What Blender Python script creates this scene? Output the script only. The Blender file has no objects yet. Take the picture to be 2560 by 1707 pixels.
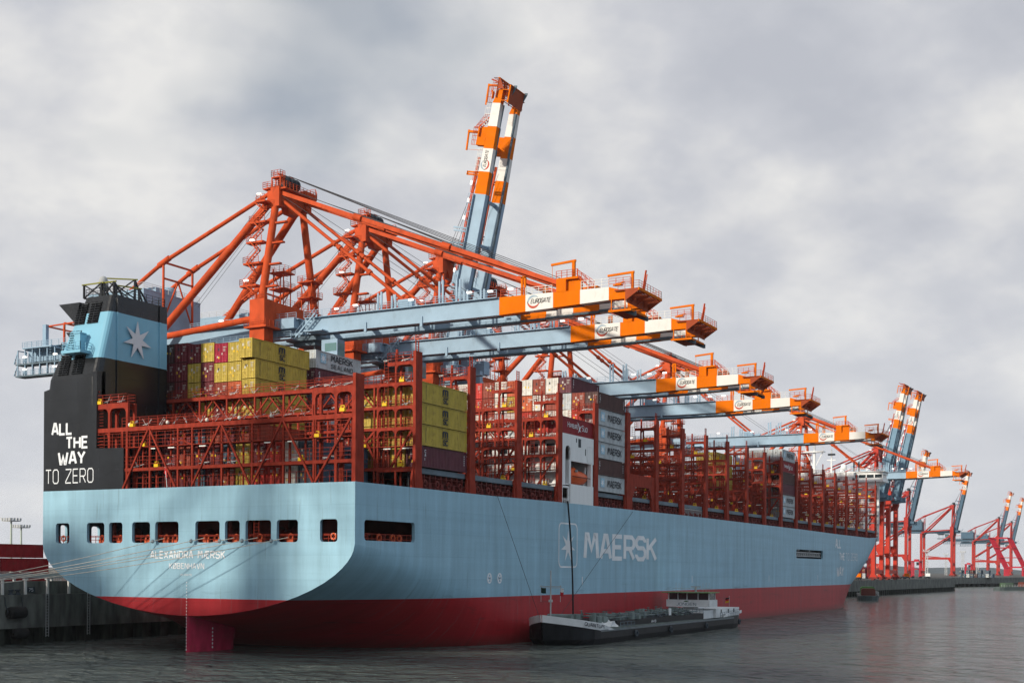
import bpy, math, random
from mathutils import Vector, Matrix
from mathutils.geometry import tessellate_polygon
rnd = random.Random(7)
S = bpy.context.scene
COL = S.collection
R = math.radians

# ------------------------------------------------------------------ camera, world, sun, exposure
TH = R(27.959078751862506)
cd = bpy.data.cameras.new('camera')
cam = bpy.data.objects.new('camera', cd); COL.objects.link(cam); S.camera = cam
cam.location = (-126.4718, -115.3465, 10.8635)
vdir = Vector((math.cos(TH), math.sin(TH), 0))
q = vdir.to_track_quat('-Z', 'Y').to_matrix()
cam.rotation_euler = (q @ Matrix.Rotation(R(0.363), 3, 'Z')).to_euler()
cd.sensor_width = 36; cd.lens = 3150 / 2560 * 36
cd.shift_x = 3.6 / 2560; cd.shift_y = 567.2 / 2560
cd.clip_start = 0.5; cd.clip_end = 20000

SUN_EL, SUN_AZ = R(20.5), R(21.5)       # the sun stands behind the stern, a little to port
sdir = Vector((math.cos(SUN_AZ) * math.cos(SUN_EL), -math.sin(SUN_AZ) * math.cos(SUN_EL), -math.sin(SUN_EL)))
sl = bpy.data.lights.new('sun', 'SUN'); sl.energy = 4.3; sl.angle = R(2.2); sl.color = (1, 0.92, 0.79)
so = bpy.data.objects.new('sun', sl); COL.objects.link(so)
so.rotation_euler = sdir.to_track_quat('-Z', 'Y').to_euler()

W = bpy.data.worlds.new('World'); S.world = W; W.use_nodes = True
nt = W.node_tree; nt.nodes.clear()
def wn(t, **k):
    n = nt.nodes.new(t)
    for a, b in k.items(): setattr(n, a, b)
    return n
L = nt.links.new
def wmath(op, a, b=None, c=None, clamp=False):
    n = wn('ShaderNodeMath', operation=op, use_clamp=clamp)
    for i, v in enumerate((a, b, c)):
        if v is None: continue
        if isinstance(v, (int, float)): n.inputs[i].default_value = v
        else: L(v, n.inputs[i])
    return n.outputs[0]
sky = wn('ShaderNodeTexSky', sky_type='NISHITA'); sky.sun_disc = False
sky.sun_elevation = SUN_EL; sky.sun_rotation = math.atan2(-sdir.x, -sdir.y)
sky.dust_density = 2.0
tc = wn('ShaderNodeTexCoord'); sx = wn('ShaderNodeSeparateXYZ'); L(tc.outputs['Generated'], sx.inputs[0])
zz = wmath('MAXIMUM', sx.outputs[2], 0.0)
den = wmath('ADD', zz, 0.42)
px = wmath('DIVIDE', sx.outputs[0], den); py = wmath('DIVIDE', sx.outputs[1], den)
cx = wn('ShaderNodeCombineXYZ'); L(px, cx.inputs[0]); L(py, cx.inputs[1])
mp = wn('ShaderNodeMapping'); L(cx.outputs[0], mp.inputs[0])
mp.inputs['Rotation'].default_value = (0, 0, R(25)); mp.inputs['Scale'].default_value = (1.0, 1.0, 1); mp.inputs['Location'].default_value = (5.3, 2.2, 0)
n1 = wn('ShaderNodeTexNoise'); L(mp.outputs[0], n1.inputs['Vector'])
n1.inputs['Scale'].default_value = 4.6; n1.inputs['Detail'].default_value = 10; n1.inputs['Roughness'].default_value = 0.55; n1.inputs['Distortion'].default_value = 0.05
n2 = wn('ShaderNodeTexNoise'); L(mp.outputs[0], n2.inputs['Vector'])
n2.inputs['Scale'].default_value = 2.0; n2.inputs['Detail'].default_value = 4
mixv = wmath('ADD', wmath('MULTIPLY', n1.outputs[0], 0.62), wmath('MULTIPLY', n2.outputs[0], 0.38))
cr = wn('ShaderNodeValToRGB'); L(mixv, cr.inputs[0])
e = cr.color_ramp.elements
e[0].position = 0.38; e[0].color = (5.1, 5.3, 5.85, 1)
e[1].position = 0.60; e[1].color = (8.1, 8.05, 7.95, 1)
m_ = e.new(0.47); m_.color = (5.9, 6.05, 6.5, 1)
m2_ = e.new(0.53); m2_.color = (6.9, 6.95, 7.15, 1)
# thin gaps with a little blue
gap = wn('ShaderNodeMapRange'); L(n2.outputs[0], gap.inputs[0])
gap.inputs[1].default_value = 0.60; gap.inputs[2].default_value = 0.74; gap.inputs[3].default_value = 0; gap.inputs[4].default_value = 0.55
mg = wn('ShaderNodeMix', data_type='RGBA'); L(gap.outputs[0], mg.inputs[0]); L(cr.outputs[0], mg.inputs[6]); L(sky.outputs[0], mg.inputs[7])
# paler towards the horizon
hz = wn('ShaderNodeMapRange'); L(zz, hz.inputs[0])
hz.inputs[1].default_value = 0.0; hz.inputs[2].default_value = 0.26; hz.inputs[3].default_value = 0.7; hz.inputs[4].default_value = 0
mh = wn('ShaderNodeMix', data_type='RGBA'); L(hz.outputs[0], mh.inputs[0]); L(mg.outputs[2], mh.inputs[6]); mh.inputs[7].default_value = (7.3, 7.5, 7.9, 1)
# unseen starboard sky behind the viewer, tinted bluer and darker to shape the shade fill
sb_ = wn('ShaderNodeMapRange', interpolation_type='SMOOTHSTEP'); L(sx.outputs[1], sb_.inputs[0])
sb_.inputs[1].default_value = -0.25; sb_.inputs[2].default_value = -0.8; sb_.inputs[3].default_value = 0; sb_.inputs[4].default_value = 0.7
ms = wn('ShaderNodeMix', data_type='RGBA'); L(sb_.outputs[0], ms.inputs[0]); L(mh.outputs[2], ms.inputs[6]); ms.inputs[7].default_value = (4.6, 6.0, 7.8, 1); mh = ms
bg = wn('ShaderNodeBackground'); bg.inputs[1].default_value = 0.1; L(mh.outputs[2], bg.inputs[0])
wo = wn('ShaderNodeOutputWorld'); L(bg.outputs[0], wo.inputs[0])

S.view_settings.view_transform = 'Standard'; S.view_settings.look = 'None'
S.view_settings.exposure = 0.0; S.view_settings.gamma = 1.0
S.cycles.volume_bounces = 0; S.cycles.max_bounces = 6; S.cycles.diffuse_bounces = 2; S.cycles.glossy_bounces = 3

# ------------------------------------------------------------------ helpers
WATER = -0.4; QZ = 6.7; HAZE = 0.00005
class MB:
    def __init__(s): s.v = []; s.f = []; s.m = []; s.s = []
    def add(s, vs, fs, m=0, smooth=False):
        o = len(s.v); s.v += [tuple(v) for v in vs]
        for f in fs: s.f.append(tuple(i + o for i in f)); s.m.append(m); s.s.append(smooth)
        return s
    def box(s, x0, x1, y0, y1, z0, z1, m=0):
        return s.add([(x0,y0,z0),(x1,y0,z0),(x1,y1,z0),(x0,y1,z0),(x0,y0,z1),(x1,y0,z1),(x1,y1,z1),(x0,y1,z1)],
              [(0,3,2,1),(4,5,6,7),(0,1,5,4),(1,2,6,5),(2,3,7,6),(3,0,4,7)], m)
    def frame(s, p, q_, up):
        d = (q_ - p); ln = d.length; d = d / ln if ln > 1e-9 else Vector((0,0,1))
        u = Vector(up)
        if abs(d.dot(u)) > 0.98: u = Vector((1, 0, 0)) if abs(d.x) < 0.9 else Vector((0, 1, 0))
        a = d.cross(u).normalized(); b = a.cross(d).normalized()
        return a, b
    def beam(s, p, q_, w, h=None, m=0, up=(0,0,1)):
        p = Vector(p); q_ = Vector(q_); h = w if h is None else h
        a, b = s.frame(p, q_, up); a = a * w / 2; b = b * h / 2
        vs = [p-a-b, p+a-b, p+a+b, p-a+b, q_-a-b, q_+a-b, q_+a+b, q_-a+b]
        return s.add(vs, [(0,3,2,1),(4,5,6,7),(0,1,5,4),(1,2,6,5),(2,3,7,6),(3,0,4,7)], m)
    def tube(s, p, q_, r, r1=None, n=10, m=0, caps=True):
        p = Vector(p); q_ = Vector(q_); r1 = r if r1 is None else r1
        a, b = s.frame(p, q_, (0,0,1)); vs = []
        for c, rr in ((p, r), (q_, r1)):
            for i in range(n):
                t = 2*math.pi*i/n; vs.append(c + a*math.cos(t)*rr + b*math.sin(t)*rr)
        s.add(vs, [(i, (i+1) % n, n+(i+1) % n, n+i) for i in range(n)], m, True)
        if caps: s.add(vs, [tuple(range(n-1,-1,-1)), tuple(range(n, 2*n))], m)
        return s
    def path(s, pts, r, n=6, m=0):
        for i in range(len(pts)-1): s.tube(pts[i], pts[i+1], r, n=n, m=m)
        return s
    def lathe(s, c, prof, n=16, m=0, axis='z'):
        vs = []; fs = []
        for r, z in prof:
            for i in range(n):
                t = 2*math.pi*i/n; x, y = r*math.cos(t), r*math.sin(t)
                w = (x, y, z) if axis == 'z' else ((z, x, y) if axis == 'x' else (x, z, y))
                vs.append((c[0]+w[0], c[1]+w[1], c[2]+w[2]))
        for k in range(len(prof)-1):
            for i in range(n): fs.append((k*n+i, k*n+(i+1) % n, (k+1)*n+(i+1) % n, (k+1)*n+i))
        return s.add(vs, fs, m, True)
    def torus(s, c, R_, r, axis='x', n=18, k=8, m=0):
        vs = []; fs = []
        for i in range(n):
            t = 2*math.pi*i/n
            for j in range(k):
                u = 2*math.pi*j/k; rr = R_ + r*math.cos(u); h = r*math.sin(u)
                a, b = rr*math.cos(t), rr*math.sin(t)
                w = (h, a, b) if axis == 'x' else ((a, h, b) if axis == 'y' else (a, b, h))
                vs.append((c[0]+w[0], c[1]+w[1], c[2]+w[2]))
        for i in range(n):
            for j in range(k):
                fs.append((i*k+j, ((i+1) % n)*k+j, ((i+1) % n)*k+(j+1) % k, i*k+(j+1) % k))
        return s.add(vs, fs, m, True)
    def poly(s, pts, holes=(), m=0):
        loops = [[Vector(p) for p in pts]] + [[Vector(p) for p in h] for h in holes]
        flat = [p for l in loops for p in l]
        return s.add(flat, tessellate_polygon(loops), m)
    def prism(s, pts, ext, m=0):        # convex or concave outline in 3-D pushed along ext
        n = len(pts); e_ = Vector(ext); a = [Vector(p) for p in pts]; b = [p+e_ for p in a]
        s.add(a, tessellate_polygon([a]), m); s.add(b, tessellate_polygon([b]), m)
        return s.add(a+b, [(i, (i+1) % n, n+(i+1) % n, n+i) for i in range(n)], m)
    def rail(s, pts, h=1.1, r=0.035, step=2.0, rows=3, m=0):
        for i in range(len(pts)-1):
            p = Vector(pts[i]); q_ = Vector(pts[i+1]); ln = (q_-p).length
            k = max(1, int(round(ln/step)))
            for j in range(k+1):
                c = p.lerp(q_, j/k); s.beam(c, c+Vector((0,0,h)), r*2, m=m)
            for t in range(rows):
                dz = Vector((0,0,h*(t+1)/rows)); s.beam(p+dz, q_+dz, r*1.7, m=m)
        return s
    def build(s, name, mats, parent=None, loc=None):
        me = bpy.data.meshes.new(name); me.from_pydata(s.v, [], s.f)
        mats = mats if isinstance(mats, (list, tuple)) else [mats]
        for m in mats: me.materials.append(m)
        me.polygons.foreach_set('material_index', s.m); me.polygons.foreach_set('use_smooth', s.s)
        me.update()
        o = bpy.data.objects.new(name, me); COL.objects.link(o)
        if parent: o.parent = parent
        if loc: o.location = loc
        return o
def tag(o, label=None, cat=None, group=None, kind=None):
    if label: o['label'] = label
    if cat: o['category'] = cat
    if group: o['group'] = group
    if kind: o['kind'] = kind
    return o
def empty(name, loc=(0,0,0), label=None, cat=None, group=None, rz=0):
    o = bpy.data.objects.new(name, None); COL.objects.link(o); o.location = loc; o.rotation_euler = (0,0,rz)
    o.empty_display_size = 0.5
    return tag(o, label, cat, group)
def copy_tree(o, parent=None):
    c = o.copy(); COL.objects.link(c)
    if parent: c.parent = parent
    for ch in [x for x in o.children]: copy_tree(ch, c)
    return c

# ------------------------------------------------------------------ materials
MATS = {}
def mat(name, col, rough=0.5, metal=0.0, var=0.12, scale=0.6, streak=0.0, spec=0.12, emit=0, wear=0.0, wcol=(0.10, 0.04, 0.02), wscale=2.2):
    if name in MATS: return MATS[name]
    m = bpy.data.materials.new(name); m.use_nodes = True; t = m.node_tree
    b = t.nodes['Principled BSDF']
    b.inputs['Roughness'].default_value = rough; b.inputs['Metallic'].default_value = metal
    b.inputs['Specular IOR Level'].default_value = spec
    tcn = t.nodes.new('ShaderNodeTexCoord')
    nz = t.nodes.new('ShaderNodeTexNoise'); nz.inputs['Scale'].default_value = scale; nz.inputs['Detail'].default_value = 6
    mpn = t.nodes.new('ShaderNodeMapping'); t.links.new(tcn.outputs['Object'], mpn.inputs[0]); t.links.new(mpn.outputs[0], nz.inputs['Vector'])
    if streak: mpn.inputs['Scale'].default_value = (1.6, 1.6, 1.6*(1-streak))
    rp = t.nodes.new('ShaderNodeValToRGB'); t.links.new(nz.outputs[0], rp.inputs[0])
    a, bb = rp.color_ramp.elements
    a.position = 0.3; bb.position = 0.7
    a.color = tuple(c*(1-var) for c in col) + (1,); bb.color = tuple(min(1, c*(1+var)) for c in col) + (1,)
    out = rp.outputs[0]
    if wear:
        m2 = t.nodes.new('ShaderNodeMapping'); t.links.new(tcn.outputs['Object'], m2.inputs[0]); m2.inputs['Scale'].default_value = (1, 1, 0.45)
        w1 = t.nodes.new('ShaderNodeTexNoise'); w1.inputs['Scale'].default_value = wscale; w1.inputs['Detail'].default_value = 8; w1.inputs['Roughness'].default_value = 0.65; t.links.new(m2.outputs[0], w1.inputs['Vector'])
        w2 = t.nodes.new('ShaderNodeMapRange'); t.links.new(w1.outputs[0], w2.inputs[0]); w2.inputs[1].default_value = 0.56; w2.inputs[2].default_value = 0.70; w2.inputs[4].default_value = wear
        w3 = t.nodes.new('ShaderNodeMix'); w3.data_type = 'RGBA'; t.links.new(w2.outputs[0], w3.inputs[0]); t.links.new(out, w3.inputs[6]); w3.inputs[7].default_value = tuple(wcol) + (1,); out = w3.outputs[2]
    t.links.new(out, b.inputs['Base Color'])
    if emit:
        b.inputs['Emission Color'].default_value = tuple(col) + (1,); b.inputs['Emission Strength'].default_value = emit
    MATS[name] = m; return m

def hull_mat(name, axis):
    """light blue hull paint above the load line, red antifouling below; plate seams, streaks and scuffs are wear of the paint"""
    m = bpy.data.materials.new(name); m.use_nodes = True; t = m.node_tree; ln = t.links.new
    b = t.nodes['Principled BSDF']; b.inputs['Roughness'].default_value = 0.5; b.inputs['Specular IOR Level'].default_value = 0.22
    tcn = t.nodes.new('ShaderNodeTexCoord'); sp = t.nodes.new('ShaderNodeSeparateXYZ'); ln(tcn.outputs['Object'], sp.inputs[0])
    h = sp.outputs[0] if axis == 'x' else sp.outputs[1]
    cb = t.nodes.new('ShaderNodeCombineXYZ'); ln(h, cb.inputs[0]); ln(sp.outputs[2], cb.inputs[1])
    br = t.nodes.new('ShaderNodeTexBrick'); ln(cb.outputs[0], br.inputs['Vector'])
    br.inputs['Scale'].default_value = 1.0; br.inputs['Brick Width'].default_value = 23.0; br.inputs['Row Height'].default_value = 3.1
    br.inputs['Mortar Size'].default_value = 0.05; br.inputs['Mortar Smooth'].default_value = 0.6
    br.inputs['Color1'].default_value = (1.0, 1.0, 1.0, 1); br.inputs['Color2'].default_value = (0.95, 0.96, 0.97, 1); br.inputs['Mortar'].default_value = (0.88, 0.89, 0.90, 1)
    # vertical run-off streaks
    m1 = t.nodes.new('ShaderNodeMapping'); ln(cb.outputs[0], m1.inputs[0]); m1.inputs['Scale'].default_value = (0.55, 0.05, 1)
    s1 = t.nodes.new('ShaderNodeTexNoise'); ln(m1.outputs[0], s1.inputs['Vector']); s1.inputs['Scale'].default_value = 1.0; s1.inputs['Detail'].default_value = 6; s1.inputs['Roughness'].default_value = 0.6
    r1 = t.nodes.new('ShaderNodeMapRange'); ln(s1.outputs[0], r1.inputs[0]); r1.inputs[1].default_value = 0.3; r1.inputs[2].default_value = 0.72; r1.inputs[3].default_value = 0.80; r1.inputs[4].default_value = 1.10
    # long horizontal plating waviness
    m2 = t.nodes.new('ShaderNodeMapping'); ln(cb.outputs[0], m2.inputs[0]); m2.inputs['Scale'].default_value = (0.03, 0.7, 1)
    s2 = t.nodes.new('ShaderNodeTexNoise'); ln(m2.outputs[0], s2.inputs['Vector']); s2.inputs['Scale'].default_value = 1.0; s2.inputs['Detail'].default_value = 4
    r2 = t.nodes.new('ShaderNodeMapRange'); ln(s2.outputs[0], r2.inputs[0]); r2.inputs[1].default_value = 0.3; r2.inputs[2].default_value = 0.7; r2.inputs[3].default_value = 0.95; r2.inputs[4].default_value = 1.05
    mu = t.nodes.new('ShaderNodeMath'); mu.operation = 'MULTIPLY'; ln(r1.outputs[0], mu.inputs[0]); ln(r2.outputs[0], mu.inputs[1])
    gt = t.nodes.new('ShaderNodeMath'); gt.operation = 'GREATER_THAN'; ln(sp.outputs[2], gt.inputs[0]); gt.inputs[1].default_value = 6.72
    base = t.nodes.new('ShaderNodeMix'); base.data_type = 'RGBA'; ln(gt.outputs[0], base.inputs[0])
    base.inputs[6].default_value = (0.38, 0.016, 0.022, 1); base.inputs[7].default_value = (0.285, 0.48, 0.585, 1)
    v1 = t.nodes.new('ShaderNodeMix'); v1.data_type = 'RGBA'; v1.blend_type = 'MULTIPLY'; v1.inputs[0].default_value = 1
    ln(base.outputs[2], v1.inputs[6]); ln(br.outputs[0], v1.inputs[7])
    v2 = t.nodes.new('ShaderNodeVectorMath'); v2.operation = 'SCALE'; ln(v1.outputs[2], v2.inputs[0]); ln(mu.outputs[0], v2.inputs['Scale'])
    # dark fender scuffs in a belt around the load line
    m3 = t.nodes.new('ShaderNodeMapping'); ln(cb.outputs[0], m3.inputs[0]); m3.inputs['Scale'].default_value = (0.11, 0.9, 1)
    s3 = t.nodes.new('ShaderNodeTexNoise'); ln(m3.outputs[0], s3.inputs['Vector']); s3.inputs['Scale'].default_value = 1.0; s3.inputs['Detail'].default_value = 8; s3.inputs['Roughness'].default_value = 0.7
    r3 = t.nodes.new('ShaderNodeMapRange'); ln(s3.outputs[0], r3.inputs[0]); r3.inputs[1].default_value = 0.58; r3.inputs[2].default_value = 0.68
    bl = t.nodes.new('ShaderNodeMapRange'); bl.interpolation_type = 'SMOOTHSTEP'; ln(sp.outputs[2], bl.inputs[0]); bl.inputs[1].default_value = 9.5; bl.inputs[2].default_value = 5.0
    mm = t.nodes.new('ShaderNodeMath'); mm.operation = 'MULTIPLY'; ln(r3.outputs[0], mm.inputs[0]); ln(bl.outputs[0], mm.inputs[1])
    m4 = t.nodes.new('ShaderNodeMath'); m4.operation = 'MULTIPLY'; ln(mm.outputs[0], m4.inputs[0]); m4.inputs[1].default_value = 0.55
    v3 = t.nodes.new('ShaderNodeMix'); v3.data_type = 'RGBA'; ln(m4.outputs[0], v3.inputs[0]); ln(v2.outputs[0], v3.inputs[6]); v3.inputs[7].default_value = (0.03, 0.025, 0.025, 1)
    m5 = t.nodes.new('ShaderNodeMapping'); ln(cb.outputs[0], m5.inputs[0]); m5.inputs['Scale'].default_value = (1.5, 0.09, 1); m5.inputs['Location'].default_value = (7, 3, 0)
    s5 = t.nodes.new('ShaderNodeTexNoise'); ln(m5.outputs[0], s5.inputs['Vector']); s5.inputs['Scale'].default_value = 1.0; s5.inputs['Detail'].default_value = 5; s5.inputs['Roughness'].default_value = 0.6
    r5 = t.nodes.new('ShaderNodeMapRange'); ln(s5.outputs[0], r5.inputs[0]); r5.inputs[1].default_value = 0.60; r5.inputs[2].default_value = 0.75; r5.inputs[4].default_value = 0.5
    v5 = t.nodes.new('ShaderNodeMix'); v5.data_type = 'RGBA'; ln(r5.outputs[0], v5.inputs[0]); ln(v3.outputs[2], v5.inputs[6]); v5.inputs[7].default_value = (0.10, 0.13, 0.14, 1)
    # slime line just above the water
    r6 = t.nodes.new('ShaderNodeMapRange'); ln(sp.outputs[2], r6.inputs[0]); r6.inputs[1].default_value = 1.4; r6.inputs[2].default_value = -0.2; r6.inputs[4].default_value = 1
    m6 = t.nodes.new('ShaderNodeMath'); m6.operation = 'MULTIPLY'; ln(r6.outputs[0], m6.inputs[0]); ln(s5.outputs[0], m6.inputs[1])
    v6 = t.nodes.new('ShaderNodeMix'); v6.data_type = 'RGBA'; ln(m6.outputs[0], v6.inputs[0]); ln(v5.outputs[2], v6.inputs[6]); v6.inputs[7].default_value = (0.05, 0.03, 0.025, 1)
    ln(v6.outputs[2], b.inputs['Base Color'])
    bu = t.nodes.new('ShaderNodeBump'); bu.inputs['Strength'].default_value = 0.5; bu.inputs['Distance'].default_value = 0.08
    ln(s2.outputs[0], bu.inputs['Height']); ln(bu.outputs[0], b.inputs['Normal'])
    return m
HULLX = hull_mat('hull_paint_side', 'x'); HULLY = hull_mat('hull_paint_transom', 'y')
RED = mat('lashing_red', (0.265, 0.036, 0.021), 0.6, spec=0.03, var=0.25, scale=0.9, streak=0.6, wear=0.6, wcol=(0.11, 0.022, 0.016), wscale=1.6)
REDDK = mat('deck_oxide', (0.16, 0.03, 0.025), 0.7, var=0.25)
ORANGE = mat('fairlead_orange', (0.62, 0.11, 0.04), 0.5)
BLACK = mat('funnel_black', (0.009, 0.0105, 0.013), 0.24, var=0.35, scale=0.25, streak=0.7, spec=0.38)
def joints(m, axis, w, h, dist):
    t = m.node_tree; ln = t.links.new; b = t.nodes['Principled BSDF']; tcn = t.nodes.new('ShaderNodeTexCoord'); sp = t.nodes.new('ShaderNodeSeparateXYZ'); ln(tcn.outputs['Object'], sp.inputs[0]); cb = t.nodes.new('ShaderNodeCombineXYZ')
    ln(sp.outputs[axis], cb.inputs[0]); ln(sp.outputs[2], cb.inputs[1]); br = t.nodes.new('ShaderNodeTexBrick'); ln(cb.outputs[0], br.inputs['Vector']); br.inputs['Scale'].default_value = 1; br.inputs['Brick Width'].default_value = w; br.inputs['Row Height'].default_value = h
    br.inputs['Mortar Size'].default_value = 0.05; br.inputs['Color1'].default_value = (1,1,1,1); br.inputs['Color2'].default_value = (1,1,1,1); br.inputs['Mortar'].default_value = (0,0,0,1)
    nz = t.nodes.new('ShaderNodeTexNoise'); ln(cb.outputs[0], nz.inputs['Vector']); nz.inputs['Scale'].default_value = 0.35; nz.inputs['Detail'].default_value = 2
    b1 = t.nodes.new('ShaderNodeBump'); b1.inputs['Strength'].default_value = 0.6; b1.inputs['Distance'].default_value = 0.02; ln(br.outputs[0], b1.inputs['Height'])
    b2 = t.nodes.new('ShaderNodeBump'); b2.inputs['Strength'].default_value = 1; b2.inputs['Distance'].default_value = dist; ln(nz.outputs[0], b2.inputs['Height']); ln(b1.outputs[0], b2.inputs['Normal']); ln(b2.outputs[0], b.inputs['Normal'])
joints(BLACK, 1, 8.0, 3.4, 0.10)
BLUE = mat('funnel_blue', (0.20, 0.43, 0.56), 0.4, var=0.06, scale=0.3)
SILVER = mat('emblem_silver', (0.60, 0.63, 0.67), 0.45, var=0.04)
WHITE = mat('white_paint', (0.74, 0.75, 0.74), 0.45, var=0.06, scale=0.4, streak=0.8)
LETTER = mat('white_lettering', (0.72, 0.74, 0.76), 0.5, var=0.06, scale=0.5)
LETTERDIM = mat('grey_lettering', (0.74, 0.76, 0.77), 0.5, var=0.1, scale=0.4)
DARK = mat('dark_steel', (0.045, 0.055, 0.065), 0.6, var=0.3)
SLATE = mat('slate_grey', (0.14, 0.18, 0.21), 0.6, var=0.2)
GREY = mat('galvanised', (0.42, 0.43, 0.43), 0.45, metal=0.2, var=0.15)
YEL = mat('safety_yellow', (0.78, 0.50, 0.02), 0.5, var=0.1)
GLASS = mat('dark_glass', (0.02, 0.03, 0.035), 0.08, var=0.1, spec=0.8)
LAMP = mat('lit_floodlight', (1.0, 0.95, 0.86), 0.4, var=0.0, emit=1.3)
CRED = mat('crane_red', (0.49, 0.07, 0.019), 0.5, var=0.18, scale=0.35, streak=0.3, spec=0.05, wear=0.5, wcol=(0.20, 0.035, 0.015), wscale=0.9)
CBLUE = mat('crane_blue', (0.27, 0.385, 0.49), 0.42, var=0.1, scale=0.3, wear=0.3, wcol=(0.16, 0.20, 0.24), wscale=0.8)
CORG = mat('crane_orange', (0.66, 0.145, 0.001), 0.55, var=0.1, scale=0.3, streak=0.5, spec=0.02)
CWHITE = mat('crane_white', (0.68, 0.66, 0.62), 0.45, var=0.06, scale=0.3, wear=0.25, wcol=(0.40, 0.36, 0.30), wscale=1.2)
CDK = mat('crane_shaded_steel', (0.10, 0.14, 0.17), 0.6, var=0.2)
ROPE = mat('wire_rope', (0.06, 0.06, 0.065), 0.6)
MOOR = mat('mooring_rope', (0.46, 0.43, 0.38), 0.8, var=0.2, scale=3)
CONC = mat('quay_concrete', (0.13, 0.135, 0.12), 0.85, var=0.45, scale=0.5, streak=0.7)
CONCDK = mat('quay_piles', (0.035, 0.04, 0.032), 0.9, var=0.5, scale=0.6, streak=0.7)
ASPH = mat('terminal_paving', (0.10, 0.10, 0.095), 0.85, var=0.25, scale=0.05)

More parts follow.
